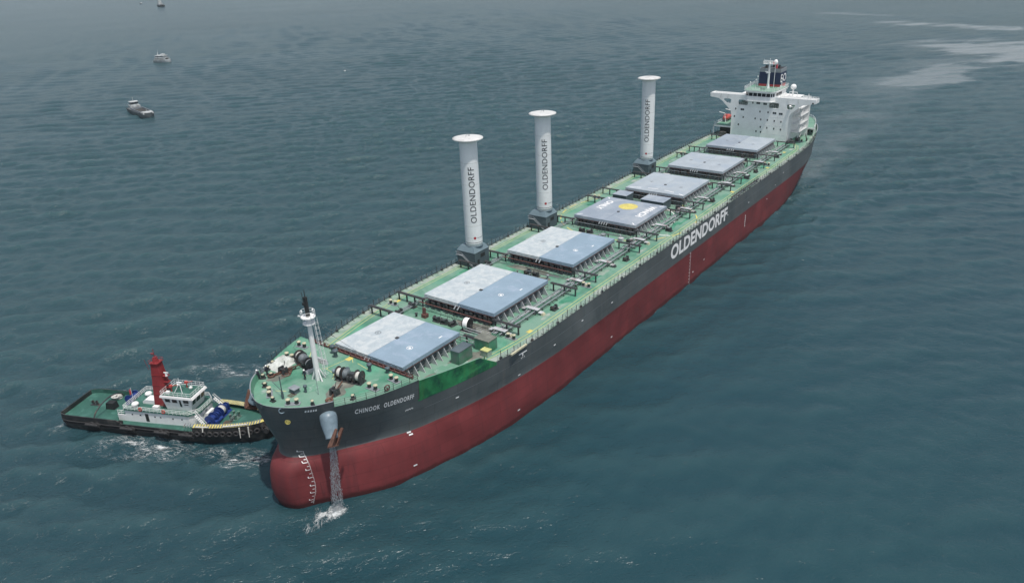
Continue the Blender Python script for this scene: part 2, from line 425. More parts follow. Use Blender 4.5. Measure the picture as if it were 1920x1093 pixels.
for x, y in ((55.5, -18.0), (206, -17.6), (52, 18.0), (172.5, -17.7), (26, 17.2), (230, -15.8)):
    b.box(x, x+1.5, y-.5, y+.5, ZD+.028, ZD+.034)
build_pieces(b, 'deck_patch', 'yellow_paint', ship)
# forecastle painted lines
b = MB()
for L in ([(16.3, 1.5), (22.2, .7), (20.6, -1.2)], [(15.7, 2.2), (16.2, 1.5), (15.7, -1.3), (14.2, -2.6)], [(15.5, 6), (19.5, 9.5)], [(5.6, 3.2), (6.6, 1.4)], [(20.9, -2.2), (20.2, -6)]):
    b = MB(); line_strip(b, L, .14, ZF+.012); b.build('walkway_line', 'pale_yellow', ship)
b = MB(); b.box(20.6, 21.9, -.1, 1.1, ZF+.02, ZF+.03); b.build('deck_patch', 'yellow_paint', ship)
# grimy working areas on the deck (uneven outlines)
def grime(cx, cy, rx, ry, z, seed):
    rr = random.Random(seed); n = 26
    ph = [rr.uniform(0, 6.28) for _ in range(4)]
    ring = []
    for k in range(n):
        t = 2*math.pi*k/n; f = 1+.18*math.sin(2*t+ph[0])+.14*math.sin(3*t+ph[1])+.09*math.sin(5*t+ph[2])
        ring.append((cx+rx*f*math.cos(t), cy+ry*f*math.sin(t), z))
    return ring
b = MB()
for i, (cx, cy, rx, ry, z) in enumerate([(11.2, -6.6, 2.3, 1.6, ZF+.006), (14.8, -5.5, 2.6, 2.4, ZF+.004), (10.0, 7.2, 3.0, 1.5, ZF+.006), (51.6, -7, 1.6, 6.5, ZD+.004), (84.8, 1, 1.2, 9, ZD+.004),
        (81, -3, 2, 3, ZD+.006), (146, -1, 2, 9, ZD+.004), (113.5, 2, 2.2, 8, ZD+.004), (178, 0, 1.6, 9, ZD+.004), (210, -1, 2.2, 8, ZD+.004), (39, -14.5, 6, 2.2, ZD+.006), (30, -13.5, 4, 1.7, ZD+.005)]):
    r_ = grime(cx, cy, rx, ry, z, i); b.add(r_, [tuple(range(len(r_)))])
build_pieces(b, 'worn_paint', 'deck_grime', ship)
rr = random.Random(21)
b = MB()     # repainted and rubbed areas, slightly different greens
for i in range(26):
    x = rr.uniform(44, 240); s = rr.choice((-1, -1, 1)); y = s*rr.uniform(15.2, 17.0)
    r_ = grime(x, y, rr.uniform(1.2, 4.5), rr.uniform(.35, 1.0), ZD+.007+.0004*i, i+40); b.add(r_, [tuple(range(len(r_)))], i % 2)
for i, (x, y, rx_, ry_) in enumerate(((29, -14.2, 3.5, 1.5), (34.5, -13.6, 3.5, 2.0), (41, -11.6, 2.5, 1.2), (4.5, 4.6, 1.6, .9), (9.5, -1.5, 2.0, 1.2), (17, -9.6, 2.0, .7), (18.5, 8.5, 2.4, 1.0))):
    r_ = grime(x, y, rx_, ry_, (ZD if x > 25 else ZF)+.009+.0004*i, i+80); b.add(r_, [tuple(range(len(r_)))], 2)
build_pieces(b, 'worn_paint', ['tug_green_patch', 'deck_margin', 'deck_pale'], ship)

# ---- bulwarks
def bulwark(name, X0, X1, zb, zt_fn, m_out, m_in, sides=(-1, 1), th=.28, n=30, cap=None, stem=False, zh=None):
    b = MB()
    for s in sides:
        o = []; 
        for i in range(n+1):
            t = i/n; x = X0+(X1-X0)*(t*t if stem else t)
            zt = zt_fn(x); w0 = hb(x, zb); w1 = hb(x, min(zt, 22.6)) if zh is None else hb(x, zb)+.0
            if stem and i == 0: w0 = w1 = 0
            o.append([(x, s*(w0+.015), zb), (x, s*(w1+.015), zt), (x+(.25 if stem and i == 0 else 0), s*max(w1-th, 0), zt), (x+(.25 if stem and i == 0 else 0), s*max(w0-th, 0), zb)])
        vs = [p for r in o for p in r]
        for k, mi in ((0, 0), (1, 1), (2, 2)):
            b.add(vs, [(4*i+k, 4*i+4+k, 4*i+5+k, 4*i+1+k) for i in range(n)], mi, k != 1)
        b.add(o[0], [(0, 1, 2, 3)], 0); b.add(o[-1], [(0, 1, 2, 3)], 0)
    return b.build(name, [m_out, cap or m_out, m_in], ship)
bw = bulwark('bow_bulwark', 0.02, 7.6, ZF, lambda x: 22.6, 'topside_grey', 'deck_green', stem=True, cap='grey_paint')
bulwark('stern_bulwark', 262, 287.0, ZD, lambda x: 18.4, 'topside_grey', 'deck_green', cap='grey_paint', n=60)
gb = bulwark('green_bulwark', XB+.02, 41.5, ZD-.6, lambda x: ZF-.15-(x-XB)*.085 if x < 37 else (ZF-.15-(x-XB)*.085)-(x-37)*.55, 'bulwark_green', 'green_box', sides=(-1,), cap='deck_green')
gb['label'] = 'glossy green bulwark section along the port edge behind the forecastle'
b = MB()   # stiffeners inside the green bulwark
for i in range(8):
    x = 24+i*2.1; w = hb(x, ZD); zt = ZF-.3-(x-XB)*.085
    b.add([(x, -w+.3, ZD), (x, -w+1.3, ZD), (x, -w+.3, zt)], [(0, 1, 2)]); b.add([(x+.08, -w+.3, ZD), (x+.08, -w+1.3, ZD), (x+.08, -w+.3, zt)], [(0, 1, 2)])
b.build('bulwark_stay', 'green_box', ship, kind='stuff')

# ---- edge railings
def edge_pts(X0, X1, Z, s, off=.18, step=3.0):
    n = max(1, round((X1-X0)/step)); return [(X0+(X1-X0)*i/n, s*(hb(X0+(X1-X0)*i/n, Z)-off), Z) for i in range(n+1)]
for s in (-1, 1):
    b = MB(); b.rail(edge_pts(7.8, XB-.1, ZF, s, step=1.6), 1.25, 1.5, .06, .03)
    b.rail([(XB-.1, s*(hb(XB, ZF)-.2), ZF), (XB-.1, s*11, ZF)], 1.25, 1.6, .06, .03)
    b.build('railing', 'dark_steel', ship)
    b = MB(); X0 = 42 if s < 0 else XB+.3
    pts = edge_pts(X0, 262, ZD, s, .2, 6)
    b.rail(pts, 1.15, 1.9, .035, .02)
    b.build('railing', 'grey_paint', ship)
    b = MB()    # heavy stanchions with feet that stand out along the edge
    for i in range(int((262-X0)/1.95)):
        x = X0+1+i*1.95; y = s*(hb(x, ZD)-.25)
        hh = 1.45 if i % 6 else 2.0
        b.tube((x, y, ZD), (x, y, ZD+hh), .075, n=5); b.tube((x, y, ZD), (x, y-s*.55, ZD+.06), .09, n=4)
        if i % 5 == 0: b.box(x-.25, x+.25, y-.2, y+.2, ZD, ZD+.55)
    b.build('stanchion', 'dark_steel', ship, kind='stuff')

# ---- hull lettering and marks
def onport(x, z, off=.05): return (x, -hb(x, z)-off, z)
lettering('side_lettering', 'OLDENDORFF', lambda u, v: onport(119.4+u*40.6, 12.15+v*4.3, .04), 'lettering_white', ship, bold=.035, space=1.02)
for txt_, a_, c_ in (('CHINOOK', 10.9, 15.0), ('OLDENDORFF', 15.7, 21.6)):
    def nm(u, v, a_=a_, c_=c_):
        x = a_+u*(c_-a_); return onport(x, 18.5-.085*(x-10.9)+v*1.08, .11)
    lettering('name_lettering', txt_, nm, 'lettering_white', ship, bold=.03, cuts=3, space=1.22)
b = MB()
dm = [(4.45, 11.3), (4.6, 10.2), (4.4, 9.3), (4.4, 7.9), (4.5, 6.2), (4.5, 4.5), (4.3, 3.0), (4.0, 1.4), (3.9, .3)]
fine = []
for (x0, z0), (x1, z1) in zip(dm, dm[1:]):
    for k in range(6): fine.append((x0+(x1-x0)*k/6, z0+(z1-z0)*k/6))
for i, (x, z) in enumerate(fine):
    b.add([onport(x-.05, z-.045, .1), onport(x+.07, z-.045, .1), onport(x+.07, z+.045, .1), onport(x-.05, z+.045, .1)], [(0, 1, 2, 3)])
    if i % 6 == 0: b.add([onport(x-.75, z-.05, .1), onport(x-.1, z-.05, .1), onport(x-.1, z+.05, .1), onport(x-.75, z+.05, .1)], [(0, 1, 2, 3)]); b.add([onport(x-.75, z-.05, .1), onport(x-.62, z-.05, .1), onport(x-.62, z+.3, .1), onport(x-.75, z+.3, .1)], [(0, 1, 2, 3)])
    elif i % 3 == 0: b.add([onport(x-.4, z-.04, .1), onport(x-.1, z-.04, .1), onport(x-.1, z+.06, .1), onport(x-.4, z+.06, .1)], [(0, 1, 2, 3)])
b.build('draft_marks', 'lettering_white', ship, kind='stuff')
def mark(b, x, z, w, h, off=.08): b.add([onport(x, z, off), onport(x+w, z, off), onport(x+w, z+h, off), onport(x, z+h, off)], [(0, 1, 2, 3)])
b = MB()
for x, z in ((20.4, 9.9), (20.6, 9.4), (20.2, 2.8), (48, 10.7), (47, 2.6), (86, 12.6), (60.2, 12.6), (86, 3.1), (143, 4.2), (178.5, 12.3), (213, 14), (72, 13.6), (160, 13.4), (197, 8.4), (135, 3), (205, 11.4), (31, 13.2)):
    mark(b, x, z, .75, .28)
for i in range(10): mark(b, 20+i*.16, 15.2+(.12 if i % 3 else 0), .1, .32)
for z in (8.1, 7.4, 6.7, 6.0, 5.3, 4.6): mark(b, 176.6, z, .42, .55)
mark(b, 48.0, 15.7, 2.6, .32); mark(b, 49.1, 15.1, .35, .6); mark(b, 48.7, 14.6, .2, .3); mark(b, 49.2, 14.6, .2, .3); mark(b, 49.7, 14.6, .2, .3)
build_pieces(b, 'hull_mark', 'lettering_white', ship)
b = MB()   # midship draught scale
for i in range(30):
    mark(b, 133.0, 9.9-i*.34, .16, .2)
    if i % 3 == 0: mark(b, 132.4, 9.9-i*.34, .42, .2)
b.build('midship_draft_marks', 'lettering_white', ship)
# weld seams / rubbing line, slightly proud
b = MB()
for i in range(110):
    x = 24+i*2.2
    b.add([onport(x, 14.28, .03), onport(x+2.2, 14.28, .03), onport(x+2.2, 14.36, .03), onport(x, 14.36, .03)], [(0, 1, 2, 3)])
b.build('weld_seam', 'grey_paint', ship)
# bow fairleads / yellow emblem
for (x, z, r) in ((2.05, 19.2, .42),):
    b = MB(); c = Vector(onport(x, z, .0)); c2 = Vector(onport(x+.3, z, 0)); t = (c2-c).normalized(); nrm = Vector((t.y, -t.x, 0)).normalized()
    if nrm.y > 0: nrm = -nrm
    b.torus(c+nrm*.04, nrm, r, .1, 14, 6); b.torus(c+nrm*.04, nrm, r*.4, .1, 10, 6)
    b.build('round_emblem', 'yellow_paint', ship)
for s in (-1, 1):
    for x in (1.3,):
        b = MB(); z = 21.9; w = hb(x, z); c = Vector((x, s*w, z)); b.torus(c, (-.6, s*.8, 0), .5, .13, 16, 6); b.build('panama_fairlead', 'steel_blue', ship)
b = MB()
for k in range(5):
    x = 3.6+k*.32; b.add([onport(x, 21.35, .03), onport(x+.2, 21.35, .03), onport(x+.2, 21.8, .03), onport(x, 21.8, .03)], [(0, 1, 2, 3)])
b.build('roller_fairlead', 'lettering_white', ship)

# ---- anchors in their bolsters
def anchor_mesh():
    b = MB()   # shank up the pipe along -z' ; built around origin, crown at bottom
    b.tube((0, 0, 2.2), (0, 0, -.3), .2, n=8)
    b.box(-.95, .95, -.42, .42, -.75, -.15, top=(.25, .1))
    for s in (-1, 1):
        vs = [(s*.35, -.42, -.6), (s*1.0, -.42, -.6), (s*1.0, .42, -.6), (s*.35, .42, -.6), (s*.75, -1.7, 1.75), (s*1.0, -1.7, 1.7), (s*1.0, -1.35, 1.85), (s*.75, -1.35, 1.9)]
        b.add(vs, [(0, 1, 2, 3), (4, 5, 6, 7), (0, 1, 5, 4), (1, 2, 6, 5), (2, 3, 7, 6), (3, 0, 4, 7)])
    return b.mesh('anchor', 'rust_brown')
am = anchor_mesh()
for s in (-1, 1):
    top = Vector((6.9, s*9.1, 19.9)); bot = Vector((5.6, s*10.9, 16.4)); d = (bot-top).normalized()
    b = MB(); u = d.orthogonal().normalized(); w_ = d.cross(u); n = 20; rings = []
    for t, r in ((-.15, .5), (-.08, 1.1), (0, 1.45), (.15, 1.56), (.4, 1.5), (.96, 1.05), (1.0, 1.14), (1.05, 1.0), (.95, .8)):
        c = top+(bot-top)*t; rings += [c+u*(r*math.cos(2*math.pi*k/n))+w_*(r*math.sin(2*math.pi*k/n)) for k in range(n)]
    b.add(rings, [(j*n+k, j*n+(k+1) % n, (j+1)*n+(k+1) % n, (j+1)*n+k) for j in range(8) for k in range(n)], 0, True)
    b.add(rings[:n], [tuple(range(n))]); b.add(rings[-n:], [tuple(range(n))])
    bo = b.build('anchor_bolster', 'steel_blue', ship)
    a = link('anchor', am, None, label='rusty brown anchor hanging in the grey bolster on the %s bow, %s' % (('port', 'above the falling water') if s < 0 else ('starboard', 'over the tug'))); a['category'] = 'anchor'; a['group'] = 'bow anchors'
    zx = -d; out = Vector((.35, s*1.0, 0)); yv = -(out-out.dot(zx)*zx).normalized(); xv = yv.cross(zx)
    a.rotation_euler = Matrix((xv, yv, zx)).transposed().to_euler(); a.location = bot+d*.75; a.scale = (1.25, 1.15, 1.15)

# ---- hatches
HX = [(25.5, 43.0, 9.5), (53.8, 75.4, 10.2), (86.6, 108.0, 10.2), (120.0, 140.2, 10.1), (151.6, 172.2, 10.1), (183.2, 203.6, 10.2), (216.5, 237.1, 10.0)]
HM = [('cover_worn', 'cover_blue'), ('cover_worn', 'cover_blue'), ('cover_worn', 'cover_blue'), ('cover_bluegrey', 'cover_bluegrey'), ('cover_palegrey', 'cover_palegrey'), ('cover_palegrey', 'cover_palegrey'), ('cover_bluegrey', 'cover_palegrey')]
HL = ['worn whitish paint on the starboard half']
st = MB()
def stay_mesh(s):
    b = MB(); t = .07
    for q in (-t, t): pass
    P0 = [(0, 0), (1.75, 0), (1.45, .5), (.35, 2.3), (0, 2.3)]
    n = 5; v = [(-t, s*y, z) for y, z in P0]+[(t, s*y, z) for y, z in P0]
    b.add(v, [tuple(range(n)), tuple(range(n, 2*n))]+[(k, (k+1) % n, n+(k+1) % n, n+k) for k in range(n)])
    b.box(-.16, .16, min(0, s*.02), max(0, s*.02), 0, .02)
    return b.mesh('stay', 'stay_grey')
stay_me = {s: stay_mesh(s) for s in (-1, 1)}
for hi, (x0, x1, hw) in enumerate(HX):
    b = MB(); cx0, cx1, cw = x0+.75, x1-.75, hw-.7
    # coaming walls
    b.box(cx0, cx0+.2, -cw, cw, ZD, 19.3); b.box(cx1-.2, cx1, -cw, cw, ZD, 19.3)
    b.box(cx0+.2, cx1-.2, -cw, -cw+.2, ZD, 19.3); b.box(cx0+.2, cx1-.2, cw-.2, cw, ZD, 19.3)
    for z in (17.6, 18.35, 19.0): b.tube((cx0, -cw-.22, z), (cx1, -cw-.22, z), .09, n=5); b.tube((cx0-.22, -cw, z), (cx0-.22, cw, z), .09, n=5)
    hatch = b.build('cargo_hatch', 'coaming_grey', ship)
    # rusty rail around the coaming top
    b = MB(); e = .25
    b.box(x0+.25, x1-.25, -hw-.02, -hw+.35, 19.3, 19.42); b.box(x0+.25, x1-.25, hw-.35, hw+.02, 19.3, 19.42)
    b.box(x0-.05, x0+.25, -hw+.35, hw-.35, 19.3, 19.42); b.box(x1-.25, x1+.05, -hw+.35, hw-.35, 19.3, 19.42)
    b.build('cover_rail', 'rust_red', hatch)
    for s, mname in ((1, HM[hi][0]), (-1, HM[hi][1])):
        b = MB(); ya, yb = (0.03, hw) if s > 0 else (-hw, -.03)
        b.box(x0, x1, ya, yb, 19.48, ZT-.0 if s < 0 else ZT-.004, top=(.05, .0))
        # edge fittings, cleats, lifting lugs
        rr = random.Random(hi*2+s)
        for k in range(9):
            x = x0+1+k*(x1-x0-2)/8; y = -hw-.05 if s < 0 else hw+.05
            b.box(x-.12, x+.12, min(y, y-s*.12), max(y, y-s*.12), 19.5, 20.05)
        for k in range(5):
            y = (ya+yb)/2+(k-2)*(hw/5.2); b.box(x0-.10, x0+.02, y-.14, y+.14, 19.5, 20.0)
        o = b.build('cover_panel', mname, hatch)
        if hi < 3: o['label'] = 'whitish worn starboard cover panel' if s > 0 else 'smooth blue port cover panel'
        # round fitting with white ring
        if hi in (0, 1, 2, 4, 5, 6):
            cx, cy = (x0+x1)/2-2.0+(1.5 if s > 0 else 0), s*hw*.55
            b = MB(); b.lathe([(.0, .05), (.22, .05), (.26, 0)], (cx, cy, ZT), 10); b.torus((cx, cy, ZT+.02), (0, 0, 1), .62, .07 if hi < 3 else .03, 16, 4)
            b.build('vent_plug', 'lettering_white' if s < 0 and hi < 3 else 'grey_paint', hatch)
    b = MB(); b.box(x0+8.2, x0+8.9, -.35, .35, ZT, ZT+.16); b.build('joint_clamp', 'dark_steel', hatch)
    if hi < 4:
        b = MB(); yy = -hw*.62
        b.box(x0+13.2, x0+14.2, yy-.45-1.2, yy-.2-1.2, ZT+.002, ZT+.012); b.build('white_mark', 'lettering_white', hatch)
    for k in range(9):
        x = x0+1.6+k*(x1-x0-3.2)/8
        link('stay', stay_me[-1], hatch, (x, -cw-.02, ZD)); link('stay', stay_me[1], hatch, (x, cw+.02, ZD))
    # clutter under the forward edge: chain boxes, hydraulic units, cross cylinders at the centreline
    b = MB(); rr = random.Random(hi+50)
    y = -cw+.4
    while y < cw-.6:
        w_ = rr.uniform(.3, 1.1); b.box(cx0-.75-rr.uniform(0, .35), cx0-.25, y, y+w_, 17.0+rr.uniform(0, .9), rr.uniform(18.5, 19.2)); y += w_+rr.uniform(.2, .9)
    b.build('hatch_gear', 'dark_steel', hatch, kind='stuff')
    b = MB()
    for y in ((-.55, .45) if hi < 3 else (-1.2, -.4, .4, 1.2)): b.tube((x0-1.0, y, 19.15), (x0+.15, y+.12, 19.75), .17, n=8); 
    b.build('cover_cylinder', 'grey_paint', hatch)
    # front catwalk with rails
    b = MB(); xr = x0-1.5
    b.rail([(xr, -cw, ZD), (xr, cw, ZD)], 1.75, 1.35, .045, .045, 3)
    b.build('catwalk_rail', 'coaming_grey', hatch)
    b = MB(); b.box(xr-.12, xr+.12, -hw-.5, hw+.5, 18.78, 18.9); b.build('catwalk_bar', 'rust_red' if hi < 3 else 'coaming_grey', hatch); b = MB()
    for x in (x1+.9,): b.rail([(x, -cw, ZD), (x, cw, ZD)], 1.7, 1.5, .05, .045, 2)
    b.build('catwalk_rail', 'rust_red' if hi < 3 else 'coaming_grey', hatch)

# ---- transverse pipe bridges at each end of every hatch
leg = MB().box(-.14, .14, -.14, .14, 0, 1.85).mesh('leg', 'dark_steel')
def bridge(x, s, y0, y1, nl=3):
    b = MB(); b.box(x-.2, x+.2, min(s*y0, s*y1), max(s*y0, s*y1), ZD+1.85, ZD+2.15)
    b.tube((x-.38, s*y0, ZD+2.0), (x-.38, s*y1, ZD+2.0), .1, n=6); b.tube((x+.36, s*y0, ZD+2.05), (x+.36, s*y1, ZD+2.05), .08, n=6)
    o = b.build('pipe_bridge', 'dark_steel', ship)
    for k in range(nl):
        y = s*(y1-.5-(y1-y0-1.2)*k/max(1, nl-1)); link('leg', leg, o, (x, y, ZD))
    return o
for hi, (x0, x1, hw) in enumerate(HX):
    for x, fwd in ((x0-.2 if hi else None, 1), (x1+1.5, 0)):
        if x is None: continue
        far = 17.4 if 45 < x < 245 else 16.2
        bridge(x, -1, hw-.2, far if not (hi == 0) else 16.5); 
        if not (60 < x < 80 and not fwd) and not (hi == 3 and fwd): pass
        bridge(x, 1, hw-.2, 18.8 if x < 200 else 17.2, 4)
# ---- longitudinal pipes along the port side of the hatches
for k, (y, r, z, m) in enumerate([(-12.0, .13, 17.55, 'grey_paint'), (-12.45, .10, 17.5, 'stay_grey'), (-12.95, .15, 17.6, 'grey_paint'), (-13.5, .11, 17.5, 'green_box'), (-14.0, .16, 17.6, 'grey_paint'), (-14.45, .08, 17.45, 'dark_steel')]):
    b = MB(); xx = [50.5, 78.5, 81, 108, 110.5, 142, 145, 174, 177, 206, 209, 241]
    for i, (a, c) in enumerate(zip(xx, xx[1:])):
        if i % 2 == 0: b.tube((a, y, z), (c, y, z), r, n=6)
        else: b.path([(a, y, z), (a, y, z+.5), (c, y, z+.5), (c, y, z)], r, 6)
    b.build('deck_pipe', m, ship)
b = MB()
for i in range(64):
    x = 51.5+i*3.0; b.box(x-.07, x+.07, -14.7, -11.7, 17.2, 17.35); b.box(x-.06, x+.06, -14.6, -14.45, 17.0, 17.2); b.box(x-.06, x+.06, -11.95, -11.8, 17.0, 17.2)
b.build('pipe_support', 'dark_steel', ship, kind='stuff')
b = MB()   # crossing ramps
for i, x in enumerate((52.0, 64.5, 83.4, 97.5, 116.5, 130, 147.5, 160, 179, 193, 210, 226)):
    b.box(x-.6, x+.6, -14.9, -11.4, 18.02, 18.12); b.box(x-.6, x+.6, -15.9, -14.9, 17.5, 17.6); b.box(x-.6, x+.6, -11.4, -10.4, 17.6, 17.7)
build_pieces(b, 'pipe_crossing', 'stay_grey', ship)
for i, x in enumerate((52.0, 64.5, 83.4, 97.5, 116.5, 130, 147.5, 160, 179, 193, 210, 226)):
    b = MB(); b.box(x-.5, x+.5, -16.4, -15.6, ZD, ZD+.55, top=(.1, .15)); b.build('ramp_step', 'cap_yellow' if i in (0, 1, 2, 4) else 'dark_steel', ship)
b = MB()   # starboard side pipes
for y, r in ((12.2, .12), (12.7, .1), (13.3, .15)): b.tube((30, y, 17.5), (240, y, 17.5), r, n=6)
b.build('deck_pipe', 'grey_paint', ship)

# ---- bollards
def bollard_pair(x, y, rz, z):
    b = MB(); b.box(-.55, .55, -1.35, 1.35, 0, .14); 
    base = b.mesh('bollard_pair', 'grey_paint'); o = link('bollard_pair', base, ship, (x, y, z), rz)
    for q in (-.75, .75):
        b = MB(); b.lathe([(.34, .14), (.34, .95), (.40, 1.0), (.0, 1.0)], (0, q, 0), 14); link('post', b.mesh('post', 'dark_steel'), o)
        b = MB(); b.lathe([(.44, .98), (.44, 1.08), (.36, 1.16), (0, 1.17)], (0, q, 0), 14); link('cap', b.mesh('cap', 'cap_yellow'), o)
    return o
bp = bollard_pair(15.65, -11.6, R(3), ZF)
copies(bp, ship, [(19.85, -12.9, ZF, R(-5)), (4.3, -3.2, ZF, R(38)), (4.2, 3.1, ZF, R(-38)), (15.1, 10.8, ZF, 0), (19.6, 12.5, ZF, R(6)),
    (51.4, -16.5, ZD, 0), (50.7, 17.6, ZD, 0), (79.3, 18.4, ZD, 0), (83, -16.2, ZD, 0), (146, 17.5, ZD, 0), (209.5, -16.4, ZD, 0), (210, 16.5, ZD, 0), (268, -14.2, ZD, R(15)), (250, -15.6, ZD, R(4))])
def single_fairlead(x, y, rz, z):
    b = MB(); b.box(-.5, .5, -.35, .35, 0, .22); b.tube((-.22, 0, .2), (-.22, 0, .75), .2, n=10); b.tube((.22, 0, .2), (.22, 0, .75), .2, n=10); b.box(-.5, .5, -.2, .2, .75, .86)
    o = link('roller_fairlead', b.mesh('roller_fairlead', 'dark_steel'), ship, (x, y, z), rz)
    b = MB(); b.lathe([(.3, .86), (.26, .98), (0, 1.0)], (0, 0, 0), 10); link('cap', b.mesh('cap', 'cap_yellow'), o); return o
fl = single_fairlead(6.1, -6.4, R(60), ZF)
copies(fl, ship, [(5.4, 5.9, ZF, R(-60)), (11.3, -11.1, ZF, R(15)), (8.4, 7.9, ZF, R(-40)), (7.2, 8.8, ZF, R(-50)), (11.5, 11.4, ZF, 0), (9.6, 10.6, ZF, 0), (3.0, 0.6, ZF, R(90))])
deck_gear = [(57+i*0, 0) for i in range(0)]

# ---- windlasses on the forecastle
def drum(b, c, r, w, core, mi_f=0, mi_r=1, axis='Y'):
    cx, cy, cz = c; h = w/2
    b.lathe([(.0, -h), (r, -h), (r, -h+.09), (core, -h+.09), (core, h-.09), (r, h-.09), (r, h), (0, h)], c, 22, axis, mi_f, False)
    b.lathe([(core*1.0, -h+.10), (core*1.25, -h+.12), (core*1.3, -h*.4), (core*1.24, 0), (core*1.32, h*.45), (core*1.25, h-.12), (core, h-.10)], c, 22, axis, mi_r, True)
def windlass(x, y, rz, z, rope='rope'):
    b = MB()
    for a in (-3.1, -1.5, .1, 1.5, 3.1): b.box(-.9, .9, a-.09, a+.09, 0, 1.15, top=(.5, 0))
    b.box(-1.0, 1.0, -3.3, 3.3, 0, .12); b.tube((0, -3.6, 1.25), (0, 3.6, 1.25), .14, n=10)
    o = link('mooring_windlass', b.mesh('mooring_windlass', 'dark_steel'), ship, (x, y, z), rz)
    for a, r, w, c in ((-2.35, 1.15, 1.3, .62), (2.35, 1.15, 1.3, .62)):
        b = MB(); drum(b, (0, a, 1.25), r, w, c); link('rope_drum', b.mesh('rope_drum', ['dark_steel', rope]), o)
    b = MB(); b.lathe([(.0, -.35), (.95, -.35), (.8, -.15), (.5, 0), (.8, .15), (.95, .35), (0, .35)], (0, .85, 1.25), 18, 'Y'); link('chain_wheel', b.mesh('chain_wheel', 'coaming_grey'), o)
    b = MB(); b.box(-.5, .6, -1.2, -.1, .3, 1.7, top=(.15, .1)); b.tube((-.9, -.65, .9), (.9, -.65, 1.0), .3, n=10); b.box(-.9, -.5, -.2, .3, .1, 1.2); link('gearbox', b.mesh('gearbox', 'dark_steel'), o)
    b = MB(); b.lathe([(0, 0), (.55, 0), (.34, .25), (.34, .45), (.5, .6), (0, .6)], (0, 3.5, 1.25), 14, 'Y'); link('warping_head', b.mesh('warping_head', 'steel_blue'), o)
    return o
W1 = windlass(15.6, -5.9, R(12), ZF)
W2 = windlass(14.8, 5.6, R(-14), ZF)
for o in (W1, W2): o.scale = (1.02, .88, 1.05)
W2['label'] = 'windlass with dark rope drums behind the foremast'
def chain_gear(sx):
    b = MB(); s = sx
    # chain lying from windlass to hawse pipe with a stopper
    a = Vector((13.6, s*5.9, ZF+1.0)); c = Vector((8.9, s*7.9, ZF+.25)); n = 26
    for k in range(n):
        p = a+(c-a)*(k/n)+Vector((0, 0, .5*(1-k/n)*-.4)); d = (c-a).normalized()
        b.torus(p, Vector((0, 0, 1)) if k % 2 else Vector((d.y, -d.x, 0)), .17, .055, 8, 4)
    o = b.build('anchor_chain', 'rust_brown', ship)
    b = MB(); q = a.lerp(c, .62); b.box(q.x-.8, q.x+.7, q.y-.75, q.y-.35, ZF, ZF+1.3, top=(.2, .05)); b.box(q.x-.8, q.x+.7, q.y+.35, q.y+.75, ZF, ZF+1.3, top=(.2, .05))
    b.tube((q.x-.3, q.y-.9, ZF+.9), (q.x-.3, q.y+.9, ZF+.9), .2, n=8); b.tube((q.x+.5, q.y+.3, ZF+1.2), (q.x+1.0, q.y+.5, ZF+2.0), .07, n=5)
    b.build('chain_stopper', 'dark_steel', ship)
    b = MB(); b.lathe([(.55, 0), (.75, .35), (.62, .5), (.45, .3), (.4, 0)], (c.x-.4, c.y+s*.15, ZF), 18); b.build('hawse_pipe_rim', 'rust_brown', ship)
chain_gear(-1); chain_gear(1)
# ---- foremast (tripod) with ladder, platform and dark top
b = MB(); mx, my = 12.6, -.4
b.tube((mx, my, ZF), (mx, my, 34.6), .55, .40, 18)
for dx, dy in ((-.1, -1.25), (-.5, 1.0), (1.3, -.4)): b.tube((mx+dx, my+dy, ZF), (mx, my, ZF+3.4), .16, .1, 8)
fm = b.build('foremast', 'white_paint', ship)
b = MB(); ox = mx+.9; oy = my-1.0
for q in (-.28, .28): b.tube((ox+.05, oy+q, ZF+.8), (mx+.5, my-.62+q, 34.8), .045, n=5)
for k in range(34):
    t = k/34; z = ZF+.8+(34-ZF-.8)*t; x = ox+.05+(mx+.5-ox-.05)*t; y = oy+(my-.62-oy)*t
    b.tube((x, y-.28, z), (x, y+.28, z), .03, n=4, caps=False)
    if k % 3 == 1: b.torus((x+.3, y-.25, z), (0, 0, 1), .36, .02, 10, 4)
for q in range(4):
    t = 2*math.pi*q/4; 
    x0_, y0_ = ox+.35+.42*math.cos(t), oy-.25+.42*math.sin(t); x1_, y1_ = mx+.8+.42*math.cos(t), my-.87+.42*math.sin(t)
    b.tube((x0_, y0_, ZF+2.6), (x1_, y1_, 34), .025, n=4, caps=False)
b.build('ladder', 'white_paint', fm)
b = MB(); b.lathe([(0, 0), (1.35, 0), (1.35, .08), (0, .08)], (mx, my, 34.3), 12, smooth=False)
b.lathe([(0, 0), (1.15, 0), (1.15, .1), (0, .1)], (mx, my, 33.0), 12, smooth=False)
for zz, rr_ in ((34.4, 1.3), (33.1, 1.05)):
    for k in range(10):
        t = 2*math.pi*k/10; b.tube((mx+rr_*math.cos(t), my+rr_*math.sin(t), zz), (mx+rr_*math.cos(t), my+rr_*math.sin(t), zz+1.1), .03, n=4)
    b.torus((mx, my, zz+1.1), (0, 0, 1), rr_, .035, 16, 4); b.torus((mx, my, zz+.55), (0, 0, 1), rr_, .03, 16, 4)
for t in (.3, 1.6, 2.9, 4.4): b.tube((mx+1.5*math.cos(t), my+1.5*math.sin(t), 34.9), (mx+1.8*math.cos(t), my+1.8*math.sin(t), 35.1), .13, .17, 8)
b.build('platform', 'white_paint', fm)
b = MB(); b.tube((mx, my, 34.4), (mx, my, 38.2), .42, .36, 12); b.tube((mx, my, 38.2), (mx, my, 39.6), .09, .05, 6); b.tube((mx-.3, my+.35, 36.5), (mx-.3, my+.35, 39.2), .05, n=5); b.box(mx-.7, mx-.3, my-.2, my+.2, 36.8, 37.3)
b.build('mast_top', 'black', fm)
b = MB()
